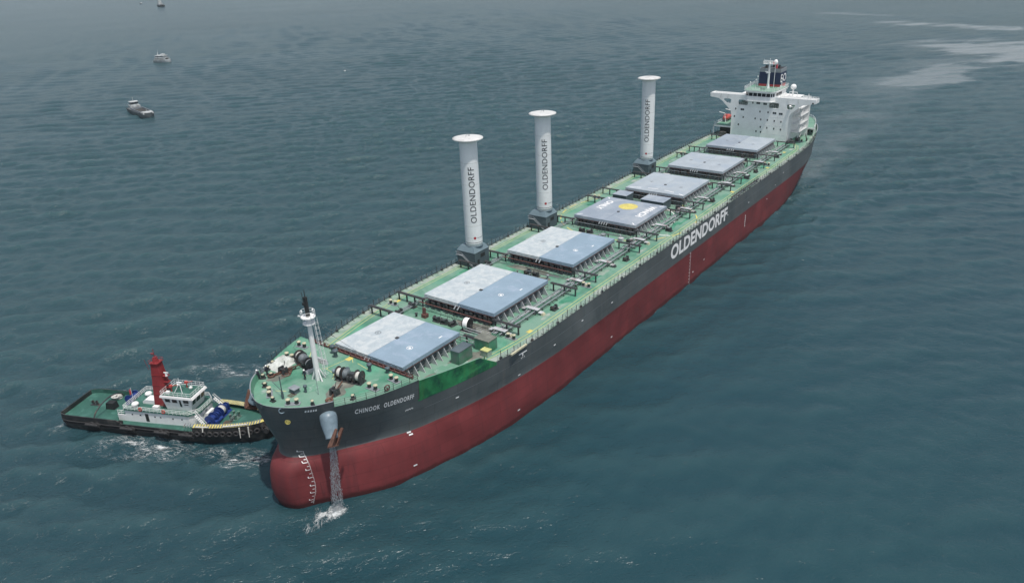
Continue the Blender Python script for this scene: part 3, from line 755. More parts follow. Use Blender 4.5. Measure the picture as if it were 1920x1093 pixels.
for a, c in (((mx, my, 33.6), (18.5, 13.8, ZF)), ((mx, my, 33.6), (6.4, 9.2, ZF+1.0)), ((mx, my, 33.6), (25.5, 3, ZT))): b.tube(a, c, .03, n=4)
b.build('stay_wire', 'dark_steel', fm)
b = MB()
for k, (y0, y1) in enumerate(((-15.5, -10.2), (-10, -4.6), (-4.4, 1.2), (1.6, 7.2), (7.5, 13))): b.tube((22.15, y0, ZF+.3), (22.15, y1, ZF+.3), .17, n=6); b.tube((22.45, y0, ZF+.65), (22.45, y1, ZF+.65), .07, n=5)
for k in range(20): b.box(22.0, 22.5, -15.4+k*1.5, -15.3+k*1.5, ZF, ZF+.7)
b.build('break_rail', 'rust_red', ship)
# ---- canvas-covered gear and small fittings on the forecastle
b = MB(); n = 9; rr = random.Random(3); vs = []
for i in range(n):
    for j in range(n):
        u, v = i/(n-1), j/(n-1); x = 10.2+u*5.6-(v*.4); y = 7.8+v*4.6+u*.7
        e = min(u, v, 1-u, 1-v)*6; vs.append((x, y, ZF+.01+min(1, e)*(.55+.35*rr.random()*(1 if e > .5 else 0))))
b.add(vs, [(i*n+j, (i+1)*n+j, (i+1)*n+j+1, i*n+j+1) for i in range(n-1) for j in range(n-1)], 0, False)
o = b.build('tarpaulin', 'canvas', None, label='crumpled pale tarpaulin spread on the forecastle near the starboard rail'); o['category'] = 'tarpaulin'
b = MB(); b.box(6.6, 7.9, -1.0, .6, ZF, ZF+.85, top=(.12, .12)); o = b.build('hatch_trunk', 'slate', ship)
b = MB(); b.box(6.5, 8.0, -1.1, .7, ZF+.87, ZF+.97); link('lid', b.mesh('lid', 'grey_paint'), o)
b = MB()
for k in range(5): b.box(5.6+k*.28, 5.7+k*.28, -1.3, 0.0, ZF+.02, ZF+.1)
b.build('deck_grating', 'rust_brown', ship)
def vent(x, y, z, h=1.4, r=.38, m='slate'):
    b = MB(); b.tube((x, y, z), (x, y, z+h*.75), r*.62, n=10); b.lathe([(r*.7, h*.68), (r, h*.72), (r, h*.95), (r*.7, h), (0, h*1.02)], (x, y, z), 12)
    return b.build('mushroom_vent', m, ship)
vent(8.3, -2.0, ZF, 1.5, .36); vent(20.0, -6.5, ZF, 1.7, .5); vent(21.2, 5.0, ZF, 1.8, .55); vent(17.5, -2.9, ZF, .8, .6); vent(20.4, 3.4, ZF, 1.6, .6); vent(21.4, -9.8, ZF, 1.2, .5)
b = MB(); b.tube((4.6, -.2, ZF), (4.6, -.2, ZF+4.6), .09, n=6); b.tube((4.6, -.2, ZF+1.6), (5.6, 3.6, ZF+1.8), .06, n=5); b.tube((4.6, -.2, ZF), (4.6, -.2, ZF+1.5), .22, n=8); b.build('davit_post', 'slate', ship)
b = MB(); b.tube((9.0, -4.6, ZF), (9.0, -4.6, ZF+5.5), .05, n=5); b.build('flagstaff', 'grey_paint', ship)
b = MB(); b.box(12.6, 14.5, 2.6, 3.2, ZF, ZF+.7); b.build('rope_box', 'stay_grey', ship); b = MB(); b.box(17.0, 17.7, 2.4, 5.3, ZF+.01, ZF+.9, top=(.2, 0)); b.build('stair_cover', 'stay_grey', ship)
b = MB(); b.torus((16.6, -14.4, ZF+.7), (0.2, 1, 0), .5, .14, 16, 6); b.tube((16.6, -14.4, ZF), (16.6, -14.4, ZF+.8), .14, n=6); b.build('hose_reel', 'rust_red', ship)
b = MB()
for k in range(3): b.torus((10.5+.6*k, 6.2+.3*k, ZF+.12+.12*k), (0, 0, 1), .8-.1*k, .1, 16, 5)
for k in range(9): b.tube((8.6+.5*k, 7.8-.16*k, ZF+.1+.22*(k % 2)), (9.1+.5*k, 7.64-.16*k, ZF+.1+.22*((k+1) % 2)), .12, n=6)
b.build('coiled_hawser', 'rust_brown', ship)

# ---- rotor sails
def rotor(x, textaz, idx):
    y, zb, zt, r = 17.0, 22.75, 50.5, 2.25
    b = MB(); b.lathe([(r-.12, -.35), (r-.12, 0), (r, 0.0), (r, .4), (r, 7), (r, 14), (r, 21), (r, zt-zb-.35)], (x, y, zb), 80)
    rot = b.build('rotor_sail', 'rotor_white', ship)
    b = MB(); b.lathe([(2.2, -.95), (2.9, -.62), (3.82, -.22), (3.86, -.02), (3.2, .14), (0, .34)], (x, y, zt), 48); o = b.build('end_disc', 'disc_grey', rot)
    b = MB(); b.tube((x-.45, y+.3, zt+.3), (x-.15, y, zt+1.0), .05, n=5); b.tube((x+.3, y-.3, zt+.3), (x-.15, y, zt+1.0), .05, n=5); b.tube((x+.9, y+.2, zt+.25), (x+.9, y+.2, zt+.6), .09, n=6); b.build('lifting_eye', 'grey_paint', rot)
    # foundation house: dark box with pyramidal top
    f = MB(); X0, X1, Y0, Y1 = x-3.0, x+3.0, 14.6, 20.6
    f.box(X0, X1, Y0, Y1, ZD, 20.9); f.box(X0-.06, X1+.06, Y0-.06, Y1+.06, 20.9, 21.05)
    fo = f.build('rotor_foundation', 'slate', rot)
    f = MB(); f.box(X0-.06, X1+.06, Y0-.06, Y1+.06, 21.052, 22.35, top=(.85, .85)); f.tube((x, y, 22.3), (x, y, 22.45), 2.35, n=32); f.build('foundation_roof', 'slate_light', rot)
    f = MB(); f.box(x-.6, x+1.2, Y0-.05, Y0, 19.3, 20.3); f.box(X0+1.0, X0+1.8, Y0-.05, Y0, 17.1, 19.0); f.build('service_door', 'black', rot)
    f = MB(); xx = X0-.35
    f.rail([(xx, 20.6, 20.0), (xx, 19.6, 20.0)], .9, 1, .04, .03, 2)
    f.box(xx-.3, X0, 18.6, 20.6, 19.9, 20.0); n = 12
    for k in range(n):
        t = k/n; f.box(xx-.3, X0-.02, 18.6-t*3.6, 18.6-t*3.6-.26, 19.8-t*2.8, 19.88-t*2.8)
    f.tube((xx-.3, 18.6, 20.8), (xx-.3, 15.0, 18.0), .05, n=5); f.tube((xx-.3, 20.6, 20.8), (xx-.3, 18.6, 20.8), .05, n=5); f.tube((xx-.3, 15.0, 18.0), (xx-.3, 15.0, 17.0), .04, n=5)
    f.build('access_stair', 'grey_paint', rot)
    a0 = math.radians(textaz)
    def on_cyl(u, v):     # u up the tower, v around it; letters read upwards
        z = 28.9+u*14.6; arc = (.5-v)*1.55/r
        # letter tops face to the left when seen from outside
        ang = a0+arc
        return (x-(r+.035)*math.cos(ang), y-(r+.035)*math.sin(ang), z)
    lettering('rotor_lettering', 'OLDENDORFF', on_cyl, 'lettering_dark', rot, bold=.004, cuts=12, space=1.06)
    b = MB(); n = 14
    def patch(da, dz): ang = a0+da; return (x-(r+.025)*math.cos(ang), y-(r+.025)*math.sin(ang), 24.75+dz)
    b.add([patch(.36*math.cos(2*math.pi*k/n)/r, .36*math.sin(2*math.pi*k/n)) for k in range(n)], [tuple(range(n))]); b.build('maker_dot', 'funnel_red', rot)
    b = MB()
    for k in range(14):
        q = .28+k*.065; b.add([patch(q, -.09), patch(q+.045, -.09), patch(q+.045, .09), patch(q, .09)], [(0, 1, 2, 3)])
    for k in range(6):
        q = -.3-k*.09; b.add([patch(q, -.03), patch(q-.06, -.03), patch(q-.06, .03), patch(q, .03)], [(0, 1, 2, 3)])
    b.build('maker_strip', 'grey_paint', rot)
    b = MB(); b.lathe([(r+.015, 0), (r+.03, .06), (r+.015, .12)], (x, y, 23.35), 40); b.build('base_ring', 'dark_steel', rot)
    for zz in (27.9, 33.4, 38.9, 44.4): b = MB(); b.lathe([(r+.002, 0), (r+.012, .02), (r+.012, .06), (r+.002, .08)], (x, y, zz), 40); b.build('section_joint', 'canvas', rot)
    return rot
for i, (x, az) in enumerate(((81.4, 47.0), (114.7, 43.0), (180.0, 21.0))): rotor(x, az, i)

# ---- winching-area markings on hatch 4 and around it
b = MB(); n = 40; b.add([(134.3+2.9*math.cos(2*math.pi*k/n), -.2+2.9*math.sin(2*math.pi*k/n), ZT+.012) for k in range(n)], [tuple(range(n))])
b.build('winching_disc', 'yellow_paint', ship)
def reading(x0, x1, yb, h):     # reads towards the bow, letter tops to port
    return lambda u, v: (x0+(x1-x0)*u, yb-h*v, ZT+.012)
lettering('deck_lettering', 'WINCH', reading(137.9, 127.4, -6.0, 2.2), 'lettering_white', ship, bold=.03, space=1.1)
lettering('deck_lettering', 'ONLY', reading(136.6, 128.2, 7.9, 2.2), 'lettering_white', ship, bold=.03, space=1.1)
def arc(rad, a0, a1, w, z, c=(134.3, -.2)):
    n = max(2, int(abs(a1-a0)/R(4))); pts = [(c[0]+rad*math.cos(a0+(a1-a0)*k/n), c[1]+rad*math.sin(a0+(a1-a0)*k/n)) for k in range(n+1)]
    return pts
def on_cover(x, y):
    for q, (x0, x1, hw) in enumerate(HX):
        if x0-.8 < x < x1+.8 and abs(y) < hw+.3: return q, (x0+.2 < x < x1-.2 and abs(y) < hw-.2)
    return None, False
yd, wd, wc = MB(), MB(), MB()
for k in range(44):
    if k % 2: continue
    a0 = 2*math.pi*k/44; pts = arc(20.4, a0, a0+2*math.pi/44*1.25, .3, 0)
    for p, q in zip(pts, pts[1:]):
        hc, ins = on_cover((p[0]+q[0])/2, (p[1]+q[1])/2)
        if abs(p[1]) > 20.3 or abs(q[1]) > 20.3: continue
        if hc is None and not (p[1] > 14 and (111 < p[0] < 118.5)): line_strip(yd, [p, q], .34, ZD+.036)
        elif ins: line_strip(wc, [p, q], .28, ZT+.010)
pts = arc(14.2, 0, 2*math.pi, .3, 0)
for p, q in zip(pts, pts[1:]):
    hc, ins = on_cover((p[0]+q[0])/2, (p[1]+q[1])/2)
    if hc is None: line_strip(wd, [p, q], .26, ZD+.040)
for (x, y, dx, dy) in ((120.6, 9.4, 1.4, -1.0), (120.6, -9.4, 1.0, 1.1), (139.6, 9.4, -1.2, -.8), (139.6, -9.4, -.9, .9)): line_strip(wc, [(x, y), (x+dx, y+dy)], .3, ZT+.011)
line_strip(wd, [(124.4, -14.6), (125.6, -18.2)], .3, ZD+.044)
yd.build('ring_marking', 'yellow_paint', ship); wd.build('ring_marking', 'lettering_white', ship); wc.build('ring_marking', 'lettering_white', ship)

# ---- deck houses between hatches 4 and 5
def house(x0, x1, y0, y1, z1, m='slate', roof='cover_bluegrey'):
    b = MB(); b.box(x0, x1, y0, y1, ZD, z1)
    for k in range(int((y1-y0)/.6)): b.box(x0-.05, x0, y0+.2+k*.6, y0+.32+k*.6, ZD+.1, z1-.1)
    o = b.build('deck_house', m, ship); b = MB(); b.box(x0-.12, x1+.12, y0-.12, y1+.12, z1, z1+.12); b.build('roof', roof, o); return o
house(143.6, 149.0, -7.2, .4, 19.9); house(144.2, 149.0, 5.8, 10.6, 19.9)
# green lockers and platforms at the port side of hatch 1
def locker(x0, x1, y0, y1, z1, m, top):
    b = MB(); b.box(x0, x1, y0, y1, ZD, z1); o = b.build('deck_locker', m, ship); b = MB(); b.box(x0-.08, x1+.08, y0-.08, y1+.08, z1, z1+.1); b.build('lid', top, o)
locker(36.4, 40.6, -14.6, -12.4, 19.9, 'green_box', 'slate'); locker(43.6, 46.4, -16.6, -12.8, 19.6, 'green_box', 'deck_grime'); locker(42.0, 43.4, -17.4, -15.6, 18.3, 'deck_margin', 'pale_yellow')
b = MB()
for k in range(6): b.tube((44+k*.9, -12.4+.1*k, 18.2), (44+k*.9, -6.5, 18.2), .08, n=5)
b.rail([(44, -12.2, ZD), (49.5, -12.2, ZD), (49.5, -8.5, ZD)], 1.3, 1.2, .05, .04)
b.build('pipe_manifold', 'stay_grey', ship)
# ---- white hose / rope reel and winches between hatches 1 and 2
b = MB(); b.box(-1.0, 1.0, -1.5, 1.5, 0, .15); b.box(-.8, .8, -.95, -.8, .1, 1.5, top=(.5, 0)); b.box(-.8, .8, .8, .95, .1, 1.5, top=(.5, 0))
o = link('rope_reel', b.mesh('rope_reel', 'dark_steel'), ship, (49.6, -6.0, ZD), R(8))
b = MB(); drum(b, (0, 0, 1.65), 1.3, 1.45, .98); link('drum', b.mesh('drum', ['black', 'lettering_white']), o)
def small_winch(x, y, z, rz=0, m='dark_steel'):
    b = MB(); b.box(-.7, .7, -.9, .9, 0, .2); b.box(-.5, .3, -.8, -.2, .2, 1.2, top=(.12, .1)); b.tube((0, -.2, .7), (0, .9, .7), .35, n=12); b.lathe([(0, 0), (.6, 0), (.6, .08), (0, .08)], (0, .85, .7), 14, 'Y'); b.tube((.4, -.5, 1.1), (.9, -.5, 1.7), .06, n=5)
    return link('deck_winch', b.mesh('deck_winch', m), ship, (x, y, z), rz)
sw = small_winch(49.4, .4, ZD, R(10)); copies(sw, ship, [(49.6, -1.7, ZD, R(80)), (49.4, 2.6, ZD, 0), (82.2, -2.0, ZD, 0), (82.4, .8, ZD, R(90)), (116.3, 5, ZD, 0), (116.5, 2.6, ZD, R(45)), (52, 12.5, ZD, 0), (212.0, -7.5, ZD, 0), (179.6, -3, ZD, R(90)),
    (68.2, -16.6, ZD, R(90)), (103, -16.4, ZD, R(90)), (129, -16.3, ZD, 0), (160.5, -16.2, ZD, R(90)), (190, -16.3, ZD, 0), (199, -16.2, ZD, R(90)), (222, -15.9, ZD, 0), (47.8, 12.8, ZD, R(90)), (82, 13, ZD, 0)])
b = MB(); b.box(48.9, 50.1, 5.8, 7.0, ZD, ZD+.9); b.add([(49.2, 6.0, ZD+.9), (49.2, 6.9, ZD+.9), (49.4, 6.9, ZD+2.4), (49.4, 6.0, ZD+2.4), (49.5, 6.0, ZD+.9), (49.5, 6.9, ZD+.9), (49.6, 6.9, ZD+2.4), (49.6, 6.0, ZD+2.4)], [(0, 1, 2, 3), (4, 5, 6, 7), (0, 4, 7, 3), (1, 5, 6, 2), (3, 2, 6, 7)]); b.build('fire_station', 'rust_red', ship)
# cross-deck clutter
rr = random.Random(11)
for gi, (ga, gb_) in enumerate(((44.6, 52.0), (76.8, 85.2), (109.4, 118.6), (141.6, 150.4), (173.6, 181.8), (205.0, 215.0))):
    for k in range(9):
        x = rr.uniform(ga+1.8, gb_-1.8); y = rr.uniform(-12, 12.5)
        if gi == 0 and -9 < y < 8: continue
        if gi == 3 and (-8.2 < y < 1.4 or y > 5): continue
        t = rr.random()
        if t < .35: vent(x, y, ZD, rr.uniform(.9, 1.4), rr.uniform(.22, .38), rr.choice(('grey_paint', 'slate', 'dark_steel')))
        elif t < .75:
            b = MB(); a = rr.uniform(.35, .8); c = rr.uniform(.35, .8); h = rr.uniform(.5, 1.2); b.box(x-a, x+a, y-c, y+c, ZD, ZD+h); b.box(x-a-.04, x+a+.04, y-c-.04, y+c+.04, ZD+h, ZD+h+.06); b.build('equipment_box', rr.choice(('grey_paint', 'dark_steel', 'slate', 'stay_grey')), ship)
        else:
            b = MB(); L = rr.uniform(2, 5); b.path([(x, y, ZD), (x, y, ZD+.6), (x, y+L, ZD+.6), (x, y+L, ZD)], .1, 6); b.tube((x, y+L*.5, ZD+.4), (x, y+L*.5, ZD+1.1), .12, n=6); b.lathe([(0, 0), (.3, 0), (.3, .06), (0, .06)], (x, y+L*.5, ZD+1.1), 10); b.build('valve_pipe', rr.choice(('dark_steel', 'coaming_grey')), ship)
    b = MB()
    for q in range(3): y0 = rr.uniform(-11, 6); b.path([(gb_-.6-q*.5, y0, ZD+.3), (gb_-.6-q*.5, y0+7, ZD+.3)], .08, 5)
    b.rail([(ga+.4, -9.5, ZD), (ga+.4, 9.5, ZD)], 1.0, 1.9, .035, .03, 2)
    b.build('cross_pipes', 'coaming_grey', ship)
b = MB(); b.torus((212.2, -6.4, ZD+1.3), (.3, 1, 0), 1.0, .16, 22, 6); b.tube((211.5, -6.4, ZD), (212.2, -6.4, ZD+1.3), .15, n=6); b.tube((212.9, -6.4, ZD), (212.2, -6.4, ZD+1.3), .15, n=6); b.tube((212.2, -6.9, ZD+1.3), (212.2, -5.9, ZD+1.3), .5, n=14); b.build('hose_reel', 'black', ship)
# gangway stowed along the port edge aft
b = MB(); b.box(0, 24, -.28, .28, 0, .18)
for q in (-.28, .28): b.tube((0, q, .9), (24, q, .9), .05, n=5); 
for k in range(17):
    for q in (-.28, .28): b.tube((k*1.5, q, .1), (k*1.5, q, .9), .035, n=4)
link('gangway', b.mesh('gangway', 'dark_steel'), ship, (164.5, -20.9, ZD+.9)); 
b = MB()
for x in (165.3, 176, 187.6): b.tube((x, -20.4, ZD), (x, -20.9, ZD+.95), .16, n=6); b.box(x-.3, x+.3, -20.9, -20.3, ZD, ZD+.4)
b.build('gangway_cradle', 'dark_steel', ship)
b = MB(); b.box(45.0, 50.5, -21.35, -20.95, ZD+.15, ZD+.5); b.build('pilot_ladder', 'cap_yellow', ship)

# ================================================================ accommodation block
XF = 245.5
b = MB(); b.box(XF+.32, 262, -11.55, 11.55, ZD, 30.0)
acc = b.build('accommodation_block', 'white_paint', ship)
# front wall with wing brackets and four rounded openings, real holes in a thick plate
def rounded(y0, y1, z0, z1, r=.45, k=4):
    pts = []
    for cy, cz, a in ((y1-r, z1-r, 0), (y0+r, z1-r, 90), (y0+r, z0+r, 180), (y1-r, z0+r, 270)):
        for q in range(k+1):
            t = R(a+90*q/k); pts.append((cy+r*math.cos(t), cz+r*math.sin(t)))
    return pts
outer = [(-11.7, ZD), (-11.7, 27.6), (-12.4, 28.8), (-15.0, 31.0), (-16.6, 32.2), (-21.2, 33.1), (-21.4, 34.6), (21.4, 34.6), (21.2, 33.1), (17.6, 32.6), (16.0, 31.6), (12.6, 28.4), (11.7, 27.2), (11.7, ZD)]
holes = [rounded(5.3, 9.2, 30.6, 32.65), rounded(-7.3, -3.4, 30.3, 32.35), [(12.4, 31.1), (12.3, 32.4), (12.8, 32.75), (15.0, 32.75), (15.5, 32.4), (15.3, 32.0), (14.2, 31.0), (12.7, 30.9)], [(-10.6, 30.5), (-10.5, 31.9), (-10.9, 32.2), (-13.4, 32.2), (-13.7, 31.9), (-12.7, 30.6), (-12.3, 30.3), (-10.9, 30.3)]]
cu = bpy.data.curves.new('t', 'CURVE'); cu.dimensions = '2D'; cu.fill_mode = 'BOTH'; cu.extrude = .16
for L in [outer]+holes:
    sp = cu.splines.new('POLY'); sp.points.add(len(L)-1); sp.use_cyclic_u = True
    for p, (y, z) in zip(sp.points, L): p.co = (y, z, 0, 1)
ob = bpy.data.objects.new('t', cu); COL.objects.link(ob)
me = bpy.data.meshes.new_from_object(ob.evaluated_get(bpy.context.evaluated_depsgraph_get())); bpy.data.objects.remove(ob)
me.transform(Matrix(((0, 0, 1, XF+.16), (1, 0, 0, 0), (0, 1, 0, 0), (0, 0, 0, 1)))); me.name = 'front_wall'
me.materials.clear(); me.materials.append(MATS['white_paint'])
link('front_wall', me, acc)
# bridge deck behind the front wall with after bulwark, inner house behind the openings
b = MB(); b.box(XF+.33, 250.2, -21.1, 21.1, 33.2, 33.4); b.box(250.2, 250.35, -21.1, 21.1, 33.2, 34.5); 
for s in (-1, 1): b.box(XF+.33, 250.2, min(s*21.1, s*21.3), max(s*21.1, s*21.3), 33.0, 34.55)
b.box(XF+.33, 250, -21.05, 21.05, 32.85, 33.19)
b.build('bridge_wing_deck', 'white_paint', acc)
b = MB(); b.box(XF+.4, 262, -11.9, 11.9, 30.02, 30.2); b.build('upper_deck', 'deck_green', acc)
b = MB(); b.box(247.2, 262, -2.9, 4.6, 30.2, 32.84); b.box(253.5, 262, -10.2, -2.95, 30.2, 33.1); b.box(253.5, 262, 4.65, 10.2, 30.2, 33.1); b.build('officer_deck_house', 'white_paint', acc)
b = MB()
for y0, y1 in ((5.3, 9.2), (-7.3, -3.4), (12.4, 15.2), (-13.2, -10.6)): b.rail([(XF+.8, y0-.2, 30.2), (XF+.8, y1+.2, 30.2)], 1.2, .9, .04, .035)
b.build('railing', 'white_paint', acc)
# wheelhouse
pl = [(243.6, -4.4), (243.6, 4.9), (245.2, 6.6), (257.5, 7.2), (257.5, -6.2), (245.2, -5.6)]
def ring(pl, g):     # crude outward growth about the centroid
    cx = sum(p[0] for p in pl)/len(pl); cy = sum(p[1] for p in pl)/len(pl)
    return [(x+(g if x > cx else -g), y+(g if y > cy else -g)) for x, y in pl]
b = MB(); b.prism([(x, y) for x, y in pl], 33.0, 34.55); b.prism(ring(pl, .15), 32.7, 33.0); b.prism(ring(pl, -.25), 34.55, 36.15); b.prism(ring(pl, .1), 36.15, 36.75); b.prism(ring(pl, .45), 36.75, 36.9)
wh = b.build('wheelhouse', 'white_paint', acc)
b = MB(); b.prism(ring(pl, .3), 36.905, 36.96); b.build('roof_deck', 'deck_green', wh)
wl = ring(pl, -.25)
def pane_strip(p, q, n, zz0, zz1, mgn=.13):
    P_, Q_ = Vector((p[0], p[1], 0)), Vector((q[0], q[1], 0)); d = Q_-P_; nn = Vector((d.y, -d.x, 0)).normalized()
    mid = (P_+Q_)/2; c = Vector((250, .4, 0))
    if (mid-c).dot(nn) < 0: nn = -nn
    for k in range(n):
        a = P_+d*(k/n+mgn/d.length); e = P_+d*((k+1)/n-mgn/d.length)
        bb = MB(); o = nn*.06; vs = [a+Vector((0, 0, zz0)), e+Vector((0, 0, zz0)), e+Vector((0, 0, zz1)), a+Vector((0, 0, zz1))]
        vs = [v-nn*.05 for v in vs]+[v+o for v in vs]
        bb.add(vs, [(4, 5, 6, 7), (0, 1, 5, 4), (1, 2, 6, 5), (2, 3, 7, 6), (3, 0, 4, 7)]); bb.build('window', 'glass', wh)
pane_strip(wl[0], wl[1], 5, 34.75, 36.0); pane_strip(wl[1], wl[2], 1, 34.75, 36.0); pane_strip(wl[5], wl[0], 2, 34.75, 36.0, .2); pane_strip((246.5, -5.75+.0), (252.5, -5.85), 3, 34.9, 35.9, .35)
b = MB(); rp = ring(pl, .35); rp = rp+[rp[0]]; b.rail([(x, y, 36.96) for x, y in rp], 1.25, 1.3, .045, .035, 3)
b.rail([(250.2, -21, 34.5), (250.2, -7, 34.5)], .5, 2, .04, .03, 1); b.rail([(XF+.3, 21, 34.6), (XF+.3, 7, 34.6)], .45, 2, .04, .03, 1); b.rail([(XF+.3, -21, 34.6), (XF+.3, -6.5, 34.6)], .45, 2, .04, .03, 1)
b.build('railing', 'white_paint', wh)
# portholes and square windows in the front wall
port = [(10.1, 28.9), (-.0, 28.5), (-3.3, 28.5), (10.4, 25.8), (6.7, 25.7), (1.7, 25.6), (-.6, 25.4), (-3.3, 25.4), (-6.1, 25.3), (-8.8, 25.2), (8.5, 22.6), (-.7, 22.4), (-3.4, 22.3), (-6.2, 22.2), (-8.9, 22.1), (.9, 20.5), (-1.0, 20.4), (3.2, 31.8)]
for y, z in port:
    b = MB(); b.box(XF-.04, XF+.02, y-.24, y+.24, z-.36, z+.36); b.build('window', 'glass', acc)
for y, z in ((7.3, 28.8), (-5.9, 28.4), (-8.4, 28.3), (1.0, 31.8), (-1.8, 31.7)):
    b = MB(); b.box(XF-.03, XF+.02, y-.75, y+.75, z-.42, z+.42); w_ = b.build('window_frame', 'grey_paint', acc)
    for q in (-.36, .36): b = MB(); b.box(XF-.06, XF+.01, y+q-.26, y+q+.26, z-.3, z+.3); b.build('window', 'glass', w_)
b = MB()   # deck seams on the front
for z in (20.0, 23.3, 26.8, 30.0): b.box(XF-.03, XF-.002, -11.65, 11.65, z, z+.05)
b.build('deck_seam', 'white_paint', acc)
b = MB()
for x0_, y0_, x1_, y1_ in ((XF, 16.6, XF, 16.9), (XF, 13.6, XF, 13.9), (XF, -14.6, XF, -14.9), (XF, -10.6, XF, -10.9)):
    b.path([(XF-.1, y0_, 34.5), (XF-.14, (y0_+y1_)/2, 33.6), (XF-.1, y1_, 32.9)], .06, 6)
b.build('drain_pipe', 'canvas', acc)
b = MB(); b.lathe([(.35, 0), (.5, .2), (.5, .6), (.3, .8), (0, .85)], (XF-.5, -11.9, 31.2), 12); b.box(XF-.6, XF, -12.1, -11.7, 30.9, 31.1); b.tube((XF-.6, -12.2, 31.4), (XF-1.1, -13.2, 31.7), .1, n=6); b.build('searchlight', 'white_paint', acc)
b = MB(); b.tube((XF+.7, -18.2, 33.4), (XF+.7, -18.2, 36.2), .3, .25, 10); b.tube((XF+.7, -18.2, 36.2), (XF+.7, -18.2, 36.7), .12, n=6); b.build('signal_post', 'white_paint', acc)
b = MB(); b.box(XF-.1, XF+.4, -20.6, -20.0, 33.0, 33.5); b.build('wing_light', 'black', acc)
b = MB(); b.lathe([(.3, 0), (1.05, .35), (1.15, 1.0), (.95, 1.6), (.5, 1.95), (0, 2.05)], (256.5, -9.0, 36.2), 18); b.tube((256.5, -9.0, 33.2), (256.5, -9.0, 36.4), .3, n=8); b.build('radome', 'white_paint', acc)
b = MB(); b.path([(251.5, -9.2, 33.4), (251.5, -9.2, 36), (251.5, -12.2, 36), (251.5, -12.2, 33.4)], .12, 6); b.rail([(251, -7, 33.4), (251, -20, 33.4)], 1.2, 1.3, .045, .035); b.box(250.4, 262, -12.0, 12.0, 33.19, 33.32); b.build('bridge_deck_railing', 'white_paint', acc)
# port side external decks and stairs
b = MB()
for z in (20.3, 23.4, 26.6, 29.8):
    b.box(250.5, 262, -14.6, -11.56, z, z+.16)
    b.rail([(250.5, -14.5, z+.16), (262, -14.5, z+.16)], 1.2, 1.4, .05, .04); b.rail([(250.5, -14.5, z+.16), (250.5, -11.7, z+.16)], 1.2, 1.3, .05, .04)
b.box(250.5, 250.7, -14.6, -14.35, ZD, 30); b.box(261.7, 262.0, -14.9, -11.6, ZD, 33.0)
for z in (17.0, 20.46, 23.56, 26.76):
    for q in (-14.2, -13.5): b.tube((252.5, q, z), (257.5, q, z+3.1), .07, n=5)
    for k in range(10): b.box(252.6+k*.5, 252.9+k*.5, -14.2, -13.5, z+.2+k*.31, z+.24+k*.31)
b.build('side_gallery', 'white_paint', acc)
# raised poop platform aft with white edge beam
def offs(x, z=ZD): return hb(x, z)-.9
b = MB(); vs = []; XX = [262+i*(285.4-262)/24 for i in range(25)]
for x in XX: vs += [(x, -offs(x), 20.1), (x, offs(x), 20.1)]
b.add(vs, [(2*i, 2*i+2, 2*i+3, 2*i+1) for i in range(24)]); b.build('poop_deck', 'deck_green', ship)
b = MB()
for s in (-1, 1):
    for x0_, x1_ in zip(XX, XX[1:]): b.add([(x0_, s*(offs(x0_)+.02), 19.7), (x1_, s*(offs(x1_)+.02), 19.7), (x1_, s*(offs(x1_)+.02), 20.25), (x0_, s*(offs(x0_)+.02), 20.25)], [(0, 1, 2, 3)])
b.box(261.8, 262, -offs(262), -11.6, 19.65, 20.25); b.box(261.8, 262, 11.6, offs(262), 19.65, 20.25); b.box(285.3, 285.5, -offs(285.4), offs(285.4), 19.7, 20.25)
for x in (262.3, 268, 274, 280): 
    for s in (-1, 1): b.box(x-.15, x+.15, s*offs(x)-.15, s*offs(x)+.15, ZD, 19.7)
for s in (-1, 1): b.rail([(x, s*(offs(x)-.1), 20.1) for x in XX[::4]]+[(285.3, s*3, 20.1), (285.4, 0, 20.1)], 1.2, 1.7, .05, .035)
b.build('poop_railing', 'white_paint', ship)
for (x, y) in ((268, -11.5), (272, -8.5), (276, -9.5), (279, -5), (271, -4), (267, 6)): 
    b = MB(); b.box(x-.6, x+.6, y-.8, y+.8, 20.1, 20.9, top=(.2, .1)); b.tube((x, y-1.0, 20.8), (x, y+1.0, 20.8), .4, n=10); b.build('mooring_winch', 'dark_steel', ship)
b = MB(); b.lathe([(0, 0), (1.1, 0), (1.0, 1.0), (0, 1.4)], (281, -6.2, 20.1), 14); b.build('stern_cowl', 'white_paint', ship)
b = MB(); b.tube((252.5, -17.6, ZD), (249.3, -17.9, ZD+3.6), .17, n=6); b.tube((252.5, -17.6, ZD), (252.5, -17.6, ZD+1.2), .3, n=8); b.tube((249.3, -17.9, ZD+3.6), (248.0, -18.0, ZD+2.6), .06, n=5); b.build('provision_davit', 'dark_steel', ship)
b = MB(); b.box(249.5, 252, -15.2, -13.9, ZD, ZD+1.5); b.box(245.2, 247.6, -14.6, -12.2, ZD, ZD+1.0); b.tube((243.5, -12.6, ZD+.9), (248.5, -12.6, ZD+.9), .5, n=10); b.build('equipment_box', 'dark_steel', ship)
